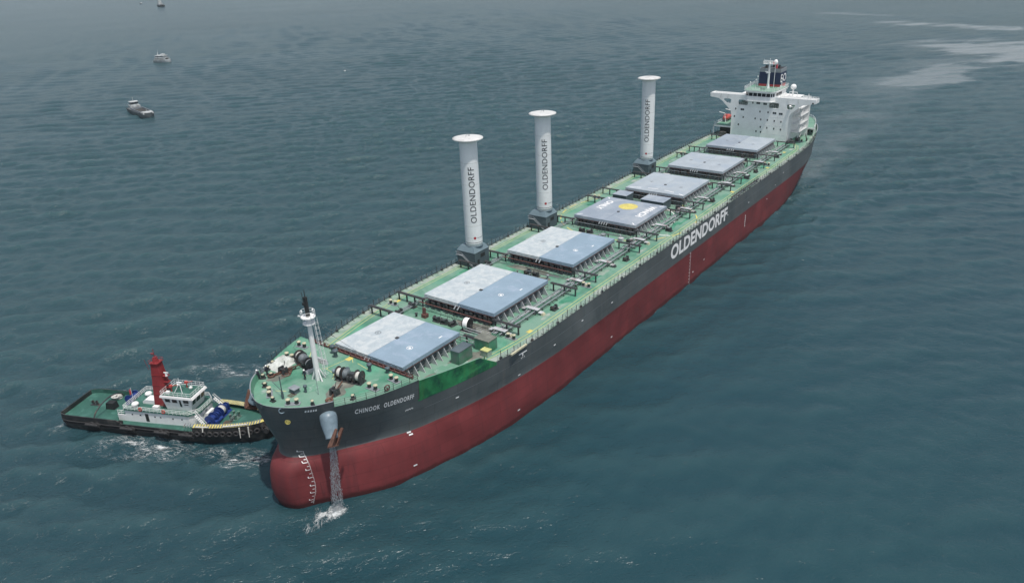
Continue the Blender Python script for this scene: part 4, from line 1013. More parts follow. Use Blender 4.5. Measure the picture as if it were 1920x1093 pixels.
# starboard boat platform
b = MB(); b.box(248, 266, 11.56, 19.9, 20.7, 20.9); b.build('boat_deck', 'deck_green', acc)
b = MB(); b.box(247.75, 248, 11.56, 20.1, 20.4, 20.95); b.box(247.75, 266, 19.9, 20.1, 20.4, 20.95); 
for y in (19.8,): b.box(247.7, 248.0, y, y+.3, ZD, 20.4)
b.rail([(248, 19.9, 20.9), (256, 19.9, 20.9)], 1.1, 1.5, .05, .03)
b.build('boat_deck_edge', 'white_paint', acc)
b = MB(); b.box(250, 258, 12.5, 18, ZD, 20.3); b.build('stores_house', 'hold_dark', ship); b = MB(); b.box(244.5, 247.5, 13.5, 16.5, ZD, ZD+1.9, top=(.3, .3)); b.tube((243.0, 18.6, ZD), (242.0, 19.0, ZD+3.2), .12, n=6); b.tube((243.4, 16.6, ZD), (243.4, 16.6, ZD+2.6), .2, n=8); build_pieces(b, 'deck_fitting', 'hold_dark', ship)
b = MB()
for x in (254.8, 261.8): b.path([(x, 17.6, 20.9), (x, 18.2, 24.6), (x, 20.6, 25.0)], .16, 6)
b.build('boat_davit', 'white_paint', acc)
# funnel
FX0, FX1, FY0, FY1 = 254.6, 261.6, -4.0, 4.7
b = MB(); b.box(FX0, FX1, FY0, FY1, 33.32, 36.4, mi=0); b.box(FX0, FX1, FY0, FY1, 36.402, 37.9, mi=1); b.box(FX0, FX1, FY0, FY1, 37.902, 42.6, mi=2); b.box(FX0, FX1, FY0, FY1, 42.602, 44.0, mi=3)
b.box(FX0+.25, FX1-.25, FY0+.25, FY1-.25, 43.7, 44.04, mi=4)
fn = b.build('funnel', ['white_paint', 'funnel_red', 'funnel_blue', 'grey_paint', 'black'], ship)
b = MB()
for x, y, r, h in ((256.2, 2.6, .5, 1.1), (258.6, 2.2, .45, .9), (257, -.3, .6, 1.3), (258.8, -1.8, .4, 1.0), (256.2, -2.4, .45, .8)): b.tube((x, y, 43.9), (x+.2, y, 44+h), r, n=12)
b.build('exhaust_pipe', 'black', fn)
lettering('funnel_lettering', 'EO', lambda u, v: (254.9+u*6.4, FY0-.05, 38.7+v*3.2), 'lettering_white', fn, bold=.015, space=1.25)
b = MB(); b.box(255.0, 256.9, FY0-.035, FY0-.005, 35.2, 35.55); b.box(255.0, 255.35, FY0-.035, FY0-.005, 35.55, 37.5); b.box(255.35, 256.9, FY0-.035, FY0-.005, 36.25, 36.6); b.box(255.35, 256.9, FY0-.035, FY0-.005, 37.15, 37.5); b.build('funnel_emblem', 'lettering_white', fn)
b = MB(); b.box(257.0, FX1, FY0-.02, FY0-.003, 34.6, 36.4); b.build('funnel_red_panel', 'funnel_red', fn)
# radar mast
b = MB(); rx, ry = 250.4, -.6
b.tube((rx, ry, 36.96), (rx, ry, 38.8), .75, .42, 12); b.tube((rx, ry, 38.8), (rx, ry, 47.0), .42, .3, 12)
for k in range(14): b.box(rx-.62, rx-.3, ry-.3, ry+.3, 38.5+k*.55, 38.56+k*.55)
b.box(rx-.5, rx+.5, ry-1.9, ry+2.6, 46.4, 46.55); b.box(rx-.9, rx+.9, ry-.4, ry+1.0, 42.9, 43.1)
b.rail([(rx-.5, ry-1.9, 46.55), (rx-.5, ry+2.6, 46.55), (rx+.5, ry+2.6, 46.55), (rx+.5, ry-1.9, 46.55), (rx-.5, ry-1.9, 46.55)], .9, .9, .05, .04, 2)
rm = b.build('radar_mast', 'white_paint', ship)
b = MB(); b.box(rx-1.1, rx-.8, ry-1.5, ry+2.0, 47.6, 47.95); b.tube((rx-.9, ry+.2, 46.5), (rx-.9, ry+.2, 47.6), .25, n=8); b.box(rx-1.2, rx-.9, ry-.2, ry+1.2, 43.4, 43.7); b.tube((rx, ry, 47), (rx, ry, 48.6), .08, n=5); b.tube((rx, ry+2.3, 46.6), (rx, ry+2.3, 48.2), .06, n=5); b.build('radar_scanner', 'white_paint', rm)
b = MB(); b.tube((rx+1.2, ry-1.9, 36.96), (rx+1.2, ry-1.9, 46.3), .11, n=6); b.lathe([(0, 0), (.8, .3), (.85, 1.2), (.55, 1.9), (0, 2.2)], (rx+1.2, ry-1.9, 46.0), 16); b.tube((rx+.4, ry+.1, 44.8), (rx+1.2, ry-1.9, 45.0), .07, n=5); b.build('satellite_dome', 'white_paint', rm)
b = MB(); b.box(rx+1.5, rx+2.6, ry-2.4, ry-1.7, 44.6, 46.4); b.tube((rx+.6, ry-1.4, 46.2), (rx+.6, ry-1.4, 47.2), .3, n=8); b.build('flag_locker', 'flag_red', rm)
for (x, y, h) in ((248, 3.5, 3.2), (253.5, 4.8, 3.6), (254.5, -4.8, 3.0), (246.4, 5.2, 2.4), (252.6, -5.2, 2.2)):
    b = MB(); b.tube((x, y, 36.96), (x, y, 36.96+h), .07, n=5); b.lathe([(0, 0), (.22, .1), (.22, .4), (0, .6)], (x, y, 36.96+h), 8); b.build('antenna', 'white_paint', wh)
b = MB(); b.box(246.2, 248.4, -.9, 1.0, 36.96, 37.9); b.build('magnetic_compass_housing', 'deck_green', wh)

# ================================================================ TUG (local x forward, y to port, z up)
TL, TB = 49.0, 5.7
TO = (-3.1-.92*-0.0, 65.5, 0)
_h = Vector((.39, -.92)).normalized()
tug = thing('tugboat', 'black harbour tug with green deck and tall red funnel at the big ship bow', 'tug',
            (-3.1+.92*-1.0-.45, 65.5-.39*1.4+.6, 0), math.atan2(_h.y, _h.x))
def thb(x, z=3):
    if x < 3.2: w = TB*(.80+.20*math.sqrt(max(0, 1-((3.2-x)/3.2)**2)))
    elif x < 31: w = TB
    else: t = (x-31)/(TL-31); w = TB*math.sqrt(max(0, 1-t**2.15))
    return w*(1-.10*max(0, (3-z)/3)*(1 if x < 31 else 1+1.2*((x-31)/(TL-31))))
def tsheer(x): return 2.5+.15*max(0, (x-16)/10)**1.6 if x > 16 else 2.5
def thull():
    b = MB(); X = [0, .02, .4, 1, 2, 3.2]+[5+i*2.0 for i in range(13)]+[31+(TL-31)*(1-(1-k/14)**2) for k in range(1, 15)]
    Zs = [-1.5, 0, .25, 1.2, 2.1]
    rows = [[(x if x < TL-.01 else TL-.6*(2.4-z)/2.4*(1 if z < 2.4 else 0), -thb(x, z) if x < TL-.01 else 0, z) for x in X] for z in Zs]
    rows.append([(x, -thb(x, 3), tsheer(x)) for x in X])
    n = len(X)
    for s in (1, -1):
        vs = [(x, y*s, z) for r in rows for x, y, z in r]; fs = [(j*n+i, j*n+i+1, (j+1)*n+i+1, (j+1)*n+i) for j in range(len(rows)-1) for i in range(n-1)]
        b.add(vs, fs, 0, True)
    for j in range(len(rows)-1):
        p, q = rows[j][0], rows[j+1][0]; b.add([p, (p[0], -p[1], p[2]), (q[0], -q[1], q[2]), q], [(0, 1, 2, 3)])
    me = b.mesh('hull', 'tug_black'); bm = bmesh.new(); bm.from_mesh(me); bmesh.ops.remove_doubles(bm, verts=bm.verts, dist=.003); bmesh.ops.recalc_face_normals(bm, faces=bm.faces); bm.to_mesh(me); bm.free()
    return link('hull', me, tug), X
_, TX = thull()
b = MB(); vs = []
for x in TX: vs += [(x, -thb(x), tsheer(x)-.02), (x, thb(x), tsheer(x)-.02)]
b.add(vs, [(2*i, 2*i+2, 2*i+3, 2*i+1) for i in range(len(TX)-1)]); b.build('deck', 'tug_green', tug)
def tbul(name, xa, xb, h, mats, th=.22, tilt=0):
    b = MB(); XX_ = [x for x in TX if xa <= x <= xb]
    for s in (1, -1):
        o = [[(x, s*thb(x)*1.001, tsheer(x)-.1), (x, s*(thb(x)-tilt), tsheer(x)+h), (x, s*max(thb(x)-tilt-th, 0), tsheer(x)+h), (x, s*max(thb(x)-th, 0), tsheer(x)-.1)] for x in XX_]
        vs = [p for r in o for p in r]
        for k in (0, 1, 2): b.add(vs, [(4*i+k, 4*i+4+k, 4*i+5+k, 4*i+1+k) for i in range(len(XX_)-1)], k, k != 1)
        b.add(o[0], [(0, 1, 2, 3)]); b.add(o[-1], [(0, 1, 2, 3)])
    return b, XX_
b, XX_ = tbul('b', 0, 15, 1.0, None)
b.box(-.02, .22, -thb(0), thb(0), 2.4, 3.5, 0)
b.build('stern_bulwark', ['tug_black', 'tug_black', 'tug_green'], tug)
b = MB()
for s in (1, -1): b.add([(15, s*thb(15), 3.5), (16.6, s*thb(16), 2.55), (15, s*thb(15), 2.4), (15, s*(thb(15)-.22), 3.5), (16.6, s*(thb(16)-.22), 2.55), (15, s*(thb(15)-.22), 2.4)], [(0, 1, 2), (3, 4, 5), (0, 1, 4, 3)])
b.box(15, 36, TB-.15, TB+.02, 2.4, 2.75); b.box(15, 32, -TB-.02, -TB+.15, 2.4, 2.75)
b.build('side_coaming', 'tug_black', tug)
b, XX_ = tbul('b', 31, TL, .95, None, th=.7); b.build('bow_bulwark', ['tug_black', 'cap_yellow', 'tug_green'], tug)
# yellow and dark stripes on the bow rail, each a plank
stripe = 0; b = MB(); x = 31.6; Lb = []
b2 = MB()
while x < 47.6:
    t = (x-31)/(TL-31)
    for s in (-1, 1):
        w0, w1 = thb(x), thb(x+.24); z = tsheer(x)+.965
        sl_ = .35
        b2.add([(x, s*(w0+.05), z), (x+.26, s*(w1+.05), z), (x+.26-sl_*1.4, s*(thb(x+.26)-1.4), z+.03), (x-sl_*1.4, s*(thb(x)-1.4), z+.03)], [(0, 1, 2, 3)])
    x += .66*(1-.3*t)
build_pieces(b2, 'warning_stripe', 'coaming_grey', tug)
b = MB()
for i in range(len(TX)-1):
    x0, x1 = TX[i], TX[i+1]
    if x0 < 31: continue
    for s in (1, -1): b.add([(x0, s*(thb(x0)+.04), tsheer(x0)+.955), (x1, s*(thb(x1)+.04), tsheer(x1)+.955), (x1, s*max(thb(x1)-1.4, 0), tsheer(x1)+.96), (x0, s*max(thb(x0)-1.4, 0), tsheer(x0)+.96)], [(0, 1, 2, 3)])
b.build('bow_rail_cap', 'yellow_paint', tug)
# rubbing strakes
b = MB()
for s in (1, -1):
    for z in (2.05, 1.3):
        pts = [(x, s*(thb(x, z)+.12), z) for x in TX if x < 37]; b.path(pts, .16, 6)
b.tube((-.12, -4.6, 2.05), (-.12, 4.6, 2.05), .18, n=6); b.build('rubbing_strake', 'rubber', tug)
# tyres hung around the hull
ty = MB(); ty.torus((0, 0, 0), (0, 1, 0), .47, .22, 16, 8); tyre_me = ty.mesh('tyre', 'rubber')
def tyre(x, s, z):
    w = thb(x, z); w2 = thb(x+.1, z); a = math.atan2((w2-w)*s, .1)
    o = link('tyre', tyre_me, tug, (x, s*(w+.22), z), a); return o
k = 0; xq = 33.2
while xq < 48.3:
    for s in (-1, 1): tyre(xq, s, 2.25+.05*(k % 3)+(xq-33)*.03)
    t = (xq-31)/(TL-31); sl_len = math.sqrt(1+(abs(thb(xq+.05)-thb(xq-.05))/.1)**2); xq += 1.42/sl_len; k += 1
for x in (8.8, 17.6, 26.0, 32.0):
    for s in (-1, 1):
        for q, (dx, dz) in enumerate(((-.9, 0), (-.2, .25), (.5, -.05), (1.15, .2))): tyre(x+dx, s, 1.6+dz)
        b = MB()
        for q in range(5): b.tube((x-1.4+q*.7, s*(TB+.25), 2.5), (x-1.1+q*.7, s*(TB+.35), 1.2), .06, n=5)
        b.tube((x-1.6, s*(TB+.4), 1.95), (x+1.6, s*(TB+.4), 1.95), .3, n=8); b.build('fender_chain', 'rubber', tug)
b = MB(); b.box(46.4, 48.4, -2.3, 2.3, 3.4, 4.2, top=(.3, .3)); b.tube((48.6, -2.2, 2.4), (48.6, 2.2, 2.4), .7, n=12); b.build('bow_fender', 'rubber', tug)
b = MB()
for x, s in ((45.6, -1), (36.2, -1), (43.9, -1)): b.tube((x, s*(thb(x)+.15), 4.0), (x+.1, s*(thb(x)+.5), 1.7 if x != 36.2 else 3.2), .17, .1, n=6)
b.tube((40.5, -thb(40.5)+.1, 4.25), (45.4, -thb(45.4)+.2, 4.45), .17, n=6); b.tube((34.5, -thb(34.5)+.15, 3.95), (37.2, -thb(37.2)+.15, 4.05), .16, n=6); build_pieces(b, 'frayed_rope', 'rope', tug)
# deckhouse
b = MB(); b.prism([(14.2, -3.9), (16.3, -3.9), (16.3, 3.9), (14.2, 3.9)], 2.48, 4.0); b.prism([(16.302, -3.9), (32.0, -3.9), (33.6, -2.3), (33.6, 2.3), (32.0, 3.9), (16.302, 3.9)], 2.48, 5.3)
dh = b.build('deckhouse', 'tug_white', tug)
b = MB(); b.prism([(16.1, -4.1), (32.1, -4.1), (33.9, -2.4), (33.9, 2.4), (32.1, 4.1), (16.1, 4.1)], 5.302, 5.42); b.build('boat_deck', 'tug_green', dh)
b = MB(); b.box(14.3, 16.28, -3.75, 3.75, 4.003, 4.03); b.build('aft_roof', 'tug_green', dh)
b = MB()
for x, z in ((18.0, 4.3), (20.0, 4.3), (23.6, 4.25), (25.0, 4.25), (28.0, 4.25), (30.2, 4.3)):
    for s in (-1, 1): b.box(x-.17, x+.17, s*3.9-.03, s*3.9+.03, z-.13, z+.13)
b.build('window', 'glass', dh)
b = MB(); b.box(21.2, 22.0, -3.94, -3.88, 2.9, 4.8); b.build('door', 'black', dh)
b = MB(); b.box(33.59, 33.64, -.4, .4, 2.9, 4.8); b.box(33.59, 33.64, 1.0, 1.4, 3.9, 4.3); b.box(33.59, 33.64, -1.5, -1.1, 3.9, 4.3); b.build('front_door', 'grey_paint', dh)
b = MB()
rl = [(16.2, 4.0), (16.2, -4.0), (32.0, -4.0), (33.8, -2.3), (33.8, 2.3), (32.0, 4.0), (16.2, 4.0)]
b.rail([(x, y, 5.42) for x, y in rl], 1.05, .95, .045, .045, 3); b.rail([(14.3, -3.8, 4.0), (16.2, -3.8, 4.0)], 1.0, .9, .05, .05, 2); b.build('railing', 'tug_white', dh)
b = MB()
for x in (20.5, 26.2): b.torus((x, -4.12, 5.95), (0, 1, 0), .36, .11, 14, 6)
b.build('lifebuoy', 'orange', dh)
for x, y in ((18.0, -2.4), (18.2, 1.9)):
    b = MB(); b.tube((x, y, 5.42), (x, y, 5.8), .5, n=12); b.lathe([(0, .35), (.75, .4), (.8, .65), (.6, .95), (0, 1.05)], (x, y, 5.42), 16); o = b.build('liferaft_canister', 'tug_white', dh)
b = MB(); pts = [(18.9, 0), (18.9, .5), (19.6, 1.0), (21.8, 1.0), (22.4, .5), (22.4, 0)]
v = [(x, -1.1-.25*(x-19)*0, 5.42+z) for x, z in pts]+[(x, .9, 5.42+z) for x, z in pts]; n = 6
b.add(v, [tuple(range(n)), tuple(range(n, 2*n))]+[(k, (k+1) % n, n+(k+1) % n, n+k) for k in range(n)]); b.build('engine_casing', 'tug_white', dh)
b = MB(); b.box(22.6, 24.0, -2.9, -2.1, 5.42, 6.1); b.build('deck_locker', 'tug_white', dh)
# wheelhouse
def quadpr(b, lo, hi, z0, z1, mi=0): n = len(lo); v = [(x, y, z0) for x, y in lo]+[(x, y, z1) for x, y in hi]; b.add(v, [tuple(range(n-1, -1, -1)), tuple(range(n, 2*n))]+[(k, (k+1) % n, n+(k+1) % n, n+k) for k in range(n)], mi)
b = MB(); lo = [(25.8, -2.2), (31.8, -2.2), (31.8, 2.2), (25.8, 2.2)]; hi_ = [(25.2, -2.5), (32.5, -2.5), (32.5, 2.5), (25.2, 2.5)]
quadpr(b, lo, hi_, 5.42, 8.5); quadpr(b, [(24.9, -2.75), (32.9, -2.75), (32.9, 2.75), (24.9, 2.75)], [(25.0, -2.65), (32.7, -2.65), (32.7, 2.65), (25.0, 2.65)], 8.5, 8.95)
tw = b.build('wheelhouse', 'tug_white', tug)
b = MB(); b.box(25.3, 32.4, -2.4, 2.4, 8.952, 8.99); b.build('roof_deck', 'tug_green', tw)
def wpane(x0, x1, z0, z1, s=-1):
    b = MB(); f = lambda z: 2.2+.3*(z-5.42)/3.08+.02
    b.add([(x0, s*f(z0), z0), (x1, s*f(z0), z0), (x1, s*f(z1), z1), (x0, s*f(z1), z1), (x0, s*(f(z0)-.1), z0), (x1, s*(f(z0)-.1), z0), (x1, s*(f(z1)-.1), z1), (x0, s*(f(z1)-.1), z1)], [(0, 1, 2, 3), (4, 5, 6, 7), (0, 1, 5, 4), (1, 2, 6, 5), (2, 3, 7, 6), (3, 0, 4, 7)]); b.build('window', 'glass', tw)
for s in (-1, 1):
    wpane(25.9, 27.1, 7.35, 8.15, s); wpane(27.6, 28.8, 7.35, 8.15, s); wpane(29.3, 29.75, 6.4, 8.1, s); wpane(30.3, 31.6, 7.45, 8.2, s); wpane(30.4, 31.4, 6.95, 7.2, s)
for y0, y1 in ((-2.05, -.95), (-.65, .75), (1.05, 2.1)):
    b = MB(); f = lambda z: 31.8+.7*(z-5.42)/3.08+.02
    b.add([(f(6.9), y0, 6.9), (f(6.9), y1, 6.9), (f(8.15), y1, 8.15), (f(8.15), y0, 8.15), (f(6.9)-.1, y0, 6.9), (f(6.9)-.1, y1, 6.9), (f(8.15)-.1, y1, 8.15), (f(8.15)-.1, y0, 8.15)], [(0, 1, 2, 3), (4, 5, 6, 7), (0, 1, 5, 4), (1, 2, 6, 5), (2, 3, 7, 6), (3, 0, 4, 7)]); b.build('window', 'glass', tw)
b = MB(); b.rail([(25.2, -2.5, 8.96), (32.5, -2.5, 8.96), (32.5, 2.5, 8.96), (25.2, 2.5, 8.96), (25.2, -2.5, 8.96)], 1.0, 1.1, .04, .04, 2)
b.path([(27.6, -1.2, 8.96), (28.6, -.2, 11.0), (29.6, -1.2, 8.96)], .07, 5); b.path([(28.2, 1.4, 8.96), (28.6, -.2, 11.0)], .07, 5); b.tube((28.6, -.2, 11.0), (28.6, -.2, 12.2), .06, n=5); b.box(28.0, 29.2, -.35, -.05, 11.0, 11.2)
b.lathe([(0, 0), (.4, .1), (.4, .5), (0, .75)], (30.2, 1.0, 8.96), 12); b.lathe([(0, 0), (.32, .1), (.32, .4), (0, .6)], (27.0, 1.2, 9.3), 12)
b.box(26.0, 26.7, -1.9, -1.2, 8.96, 9.5); b.build('roof_gear', 'tug_white', tw)
for x, y in ((26.6, -.6), (29.0, 1.4)):
    b = MB(); b.tube((x, y, 8.96), (x, y, 10.0), .12, n=8); b.box(x-.3, x+.3, y-.25, y+.25, 10.0, 10.5); b.tube((x, y, 10.2), (x+1.7, y-.1, 10.75), .09, .07, 8); b.build('fire_monitor', 'orange', tw)
# red funnel tower, tapering and raked
b = MB(); quadpr(b, [(22.0, -1.35), (25.4, -1.35), (25.4, 1.35), (22.0, 1.35)], [(23.15, -.85), (24.75, -.85), (24.75, .85), (23.15, .85)], 5.42, 15.6)
for zz in (8.2, 10.4, 12.8): t_ = (zz-5.42)/10.2; b.box(22.0+1.15*t_-.06, 25.4-.65*t_+.06, -1.35+.5*t_-.06, 1.35-.5*t_+.06, zz, zz+.09)
quadpr(b, [(22.95, -1.1), (25.0, -1.1), (25.0, 1.1), (22.95, 1.1)], [(22.95, -1.1), (25.0, -1.1), (25.0, 1.1), (22.95, 1.1)], 15.6, 15.72)
b.tube((23.9, 0, 15.72), (23.9, 0, 16.5), .7, .55, 14); b.tube((23.9, 0, 16.5), (23.9, 0, 16.8), .42, n=12)
tf = b.build('funnel_tower', 'tug_red', tug)
b = MB(); b.rail([(22.97, -1.08, 15.72), (24.98, -1.08, 15.72), (24.98, 1.08, 15.72), (22.97, 1.08, 15.72), (22.97, -1.08, 15.72)], .55, .8, .04, .04, 1)
for z in (12.4, 11.0, 9.6): b.box(25.0, 26.2, -.5, .5, z, z+.1); b.tube((25.9, 0, z+.1), (25.9, 0, z+.5), .14, n=6)
for z in (12.8, 11.4): b.box(22.2, 22.9, -.4, .4, z, z+.1)
b.tube((23.9, 0, 16.8), (23.9, 0, 18.7), .07, n=5); b.tube((23.2, 0, 17.2), (24.6, 0, 17.2), .05, n=5); b.box(23.2, 23.9, -.15, .15, 17.5, 17.7); b.tube((22.6, -1.0, 14.2), (22.2, -1.2, 16.6), .05, n=5)
build_pieces(b, 'mast_fitting', 'tug_red', tf)
b = MB(); b.tube((25.9, -.2, 12.5), (25.9, -.2, 13.2), .3, .2, 10); b.box(25.4, 26.5, -.35, -.15, 13.2, 13.4); b.build('radar', 'tug_white', tf)
b = MB(); b.tube((25.6, -.4, 10.2), (26.5, -.4, 10.4), .14, n=6); b.tube((25.4, -.3, 9.0), (26.2, -.3, 9.1), .16, n=6); b.build('floodlight', 'black', tf)
# forward stairs
for s in (-1, 1):
    b = MB()
    for q in (0, .75): b.tube((33.4, s*(3.7-q*.6), 5.5), (35.8, s*(4.1-q*.8), 2.7), .09, n=5); b.tube((33.4, s*(3.7-q*.6), 6.5), (35.8, s*(4.1-q*.8), 3.7), .06, n=5)
    for k in range(8): t = k/8+.06; b.box(33.3+2.4*t, 33.65+2.4*t, min(s*3.3, s*3.95), max(s*3.3, s*3.95), 5.5-2.8*t-.03, 5.5-2.8*t+.03)
    b.build('stair', 'tug_white', tug)
b = MB(); b.box(33.7, 34.6, -.9, 1.6, 2.7, 4.3, top=(.1, .1)); b.build('vent_box', 'tug_white', tug)
# blue anchor and tow winch
def bdrum(x, y, r, w, rope_):
    b = MB(); h = w/2; b.lathe([(0, -h), (r, -h), (r, -h+.12), (r*.55, -h+.12), (r*.55, h-.12), (r, h-.12), (r, h), (0, h)], (x, y, 4.2), 20, 'Y', 0, False)
    if rope_: b.lathe([(r*.6, -h+.13), (r*.8, -h+.14), (r*.8, h-.14), (r*.6, h-.13)], (x, y, 4.2), 20, 'Y', 1, True)
    return b
b = MB(); b.box(35.2, 37.6, -3.6, 3.4, 2.8, 3.05)
for y in (-3.4, -1.6, .2, 1.9, 3.3): b.box(35.7, 37.2, y-.1, y+.1, 3.0, 4.4, top=(.5, 0))
b.tube((36.4, -3.9, 4.2), (36.4, 3.9, 4.2), .18, n=8); b.box(36.9, 38.0, -3.2, -2.2, 2.9, 4.0, top=(.1, .1)); b.tube((37.4, -2.0, 3.4), (37.4, -.4, 3.4), .4, n=10)
win = b.build('bow_winch', 'winch_blue', tug)
for (y, r, w, rp_) in ((-2.5, 1.25, 1.5, 0), (-.7, 1.0, .9, 0), (1.0, 1.25, 1.4, 1), (2.7, .8, .8, 0)): link('winch_drum', bdrum(36.4, y, r, w, rp_).mesh('winch_drum', ['winch_blue', 'rope']), win)
b = MB(); b.box(39.2, 41.2, -.9, 1.3, 3.0, 3.25)
for x, y in ((39.6, -.5), (39.6, .9), (40.8, -.5), (40.8, .9)): b.tube((x, y, 3.1), (x, y, 4.4), .24, n=10); b.tube((x, y, 4.3), (x, y, 4.45), .32, n=10)
b.tube((40.2, -1.4, 4.0), (40.2, 1.8, 4.0), .16, n=8); b.build('towing_staple', 'green_box', tug)
b = MB()
for k in range(12): b.box(38.6+k*.22, 38.7+k*.22, -2.6, -.9, 3.03, 3.1)
b.build('deck_grating', 'rust_brown', tug)
# aft deck gear
b = MB(); b.box(3.4, 5.6, .2, 1.0, 2.5, 2.62)
for x in (4.0, 5.0): b.tube((x, .6, 2.6), (x, .6, 3.5), .22, n=10); b.tube((x, .6, 3.4), (x, .6, 3.5), .3, n=10)
b.tube((3.5, .6, 3.1), (5.5, .6, 3.1), .12, n=6); b.build('aft_bitts', 'dark_steel', tug)
b = MB(); b.box(8.2, 10.4, -.6, 1.0, 2.5, 4.0, top=(.2, .1)); b.build('winch_cover', 'black', tug)
b = MB(); ah = [(10.4+.0, -4.4+4*0, 2.6)]; n = 14; pts = [(8.6+.3*math.sin(k/n*math.pi), -5.0+10*k/n, 2.7+2.4*math.sin(k/n*math.pi)**.6) for k in range(n+1)]; b.path(pts, .15, 6); b.build('tow_arch', 'dark_steel', tug)
win2 = MB(); win2.box(11.6, 13.6, 1.6, 4.6, 2.5, 2.8); win2.box(11.8, 13.4, 1.7, 1.9, 2.8, 4.2, top=(.4, 0)); win2.box(11.8, 13.4, 4.3, 4.5, 2.8, 4.2, top=(.4, 0)); aw = win2.build('aft_winch', 'winch_blue', tug)
b = MB(); b.lathe([(0, -1.2), (1.15, -1.2), (1.15, -1.08), (.6, -1.08), (.6, 1.08), (1.15, 1.08), (1.15, 1.2), (0, 1.2)], (12.6, 3.1, 3.8), 20, 'Y', 0, False); link('winch_drum', b.mesh('winch_drum', 'winch_blue'), aw)
b = MB(); b.tube((13.7, 2.0, 2.5), (13.7, 2.0, 7.0), .05, n=5); fp = b.build('flagstaff', 'tug_white', tug)
b = MB(); nn = 6; vs = [(13.7-.02-.9*i/nn*.7, 2.0+.2*math.sin(i*1.3), 6.9-1.3*j/nn-.9*(i/nn)**1.2) for i in range(nn+1) for j in range(nn+1)]; b.add(vs, [(i*(nn+1)+j, (i+1)*(nn+1)+j, (i+1)*(nn+1)+j+1, i*(nn+1)+j+1) for i in range(nn) for j in range(nn)], 0, True); link('flag', b.mesh('flag', 'flag_red'), fp)
b = MB(); b.rail([(15.0, -4.8, 2.55), (15.0, -4.8, 2.55)], 1, 1); 
for x in (12.0, 17.0): b.torus((15.4, -5.2, 2.9), (0, .3, 1), .5, .2, 14, 6)
b.build('spare_tyre', 'rubber', tug)
b = MB()
for k in range(10): a = k*.7; b.torus((7.5+.5*math.cos(a), 4.0+.4*math.sin(a), 2.65+.05*k), (.1, .1, 1), .7, .1, 12, 4)
b.build('rope_heap', 'rope', tug)
lettering('name_lettering', 'JU SZE', lambda u, v: (23.7+u*2.2, -3.93, 4.85+v*.3), 'funnel_red', dh, bold=.02) if False else None

# ================================================================ SMALL CRAFT IN THE DISTANCE
def boat_hull(L, B, H, m, parent, bow=.35, transom=.8):
    X = [0]+[L*k/12 for k in range(1, 13)]; rows = []
    def w(x): 
        t = x/L
        return B/2*(transom+(1-transom)*min(1, t/.25)) if t < 1-bow else B/2*math.sqrt(max(0, 1-((t-1+bow)/bow)**2))
    b = MB()
    for z, f in ((-.5, .8), (0, .9), (H*.6, 1), (H, 1.02)): rows.append([(x, -w(x)*f, z+(H*.25*(x/L)**3 if z == H else 0)) for x in X])
    n = len(X)
    for s in (1, -1): b.add([(x, y*s, z) for r in rows for x, y, z in r], [(j*n+i, j*n+i+1, (j+1)*n+i+1, (j+1)*n+i) for j in range(3) for i in range(n-1)], 0, True)
    for j in range(3): p, q = rows[j][0], rows[j+1][0]; b.add([p, (p[0], -p[1], p[2]), (q[0], -q[1], q[2]), q], [(0, 1, 2, 3)])
    b.build('hull', m, parent)
    d = MB(); vs = []
    for x in X: z = H*.85+H*.25*(x/L)**3; vs += [(x, -w(x), z), (x, w(x), z)]
    d.add(vs, [(2*i, 2*i+2, 2*i+3, 2*i+1) for i in range(n-1)]); return d
bg = thing('barge', 'grey open-hold barge with a white wheelhouse at its stern, nearest of the small craft', 'barge', (212, 420, 0), R(-104))
boat_hull(38, 9.5, 2.6, 'barge_grey', bg, .18, .95).build('deck', 'barge_grey', bg)
b = MB(); b.box(9, 31, -3.9, -3.6, 2.2, 3.5); b.box(9, 31, 3.6, 3.9, 2.2, 3.5); b.box(9, 9.3, -3.6, 3.6, 2.2, 3.5); b.box(30.7, 31, -3.6, 3.6, 2.2, 3.5); b.build('hold_coaming', 'grey_paint', bg)
b = MB(); b.box(9.3, 30.7, -3.6, 3.6, 2.25, 2.35); b.build('hold_floor', 'hold_dark', bg)
b = MB(); b.box(1.5, 7.5, -3.4, 3.4, 2.2, 4.6); b.box(2.2, 6.8, -2.6, 2.6, 4.6, 7.0, top=(.2, .2)); b.box(1.9, 7.1, -2.9, 2.9, 7.0, 7.2); b.tube((4, 0, 7.2), (4, 0, 10), .15, n=6); b.rail([(1.5, -3.4, 4.6), (7.5, -3.4, 4.6)], 1, 1.5, .05, .04); w_ = b.build('wheelhouse', 'boat_pale', bg)
b = MB(); b.box(6.7, 6.86, -2.3, 2.3, 5.7, 6.5); b.box(3, 6.3, -2.68, -2.5, 5.7, 6.4); b.build('window', 'glass', w_)
b = MB(); b.box(31.5, 36, -3.6, 3.6, 2.3, 3.6, top=(.4, .4)); b.tube((33, 0, 3.5), (33, 0, 6.2), .12, n=6); b.build('foredeck_gear', 'boat_pale', bg)
wf = thing('ferry_boat', 'small white double-decked boat in mid distance on the left', 'boat', (370.5, 655, 0), R(-72))
boat_hull(20, 9, 2.6, 'boat_pale', wf, .3, .95).build('deck', 'boat_pale', wf)
b = MB(); b.box(2, 16, -3.8, 3.8, 2.3, 4.8); b.box(3, 14, -3.2, 3.2, 4.8, 7.0); b.box(2.4, 15, -3.6, 3.6, 7.0, 7.2); b.box(9, 13, -2, 2, 7.2, 8.8, top=(.3, .3)); b.tube((5, 0, 7.2), (5, 0, 12), .15, n=6); b.tube((2.2, 2.5, 7.2), (2.2, 2.5, 9.6), .5, n=8); o = b.build('cabin', 'boat_pale', wf)
b = MB()
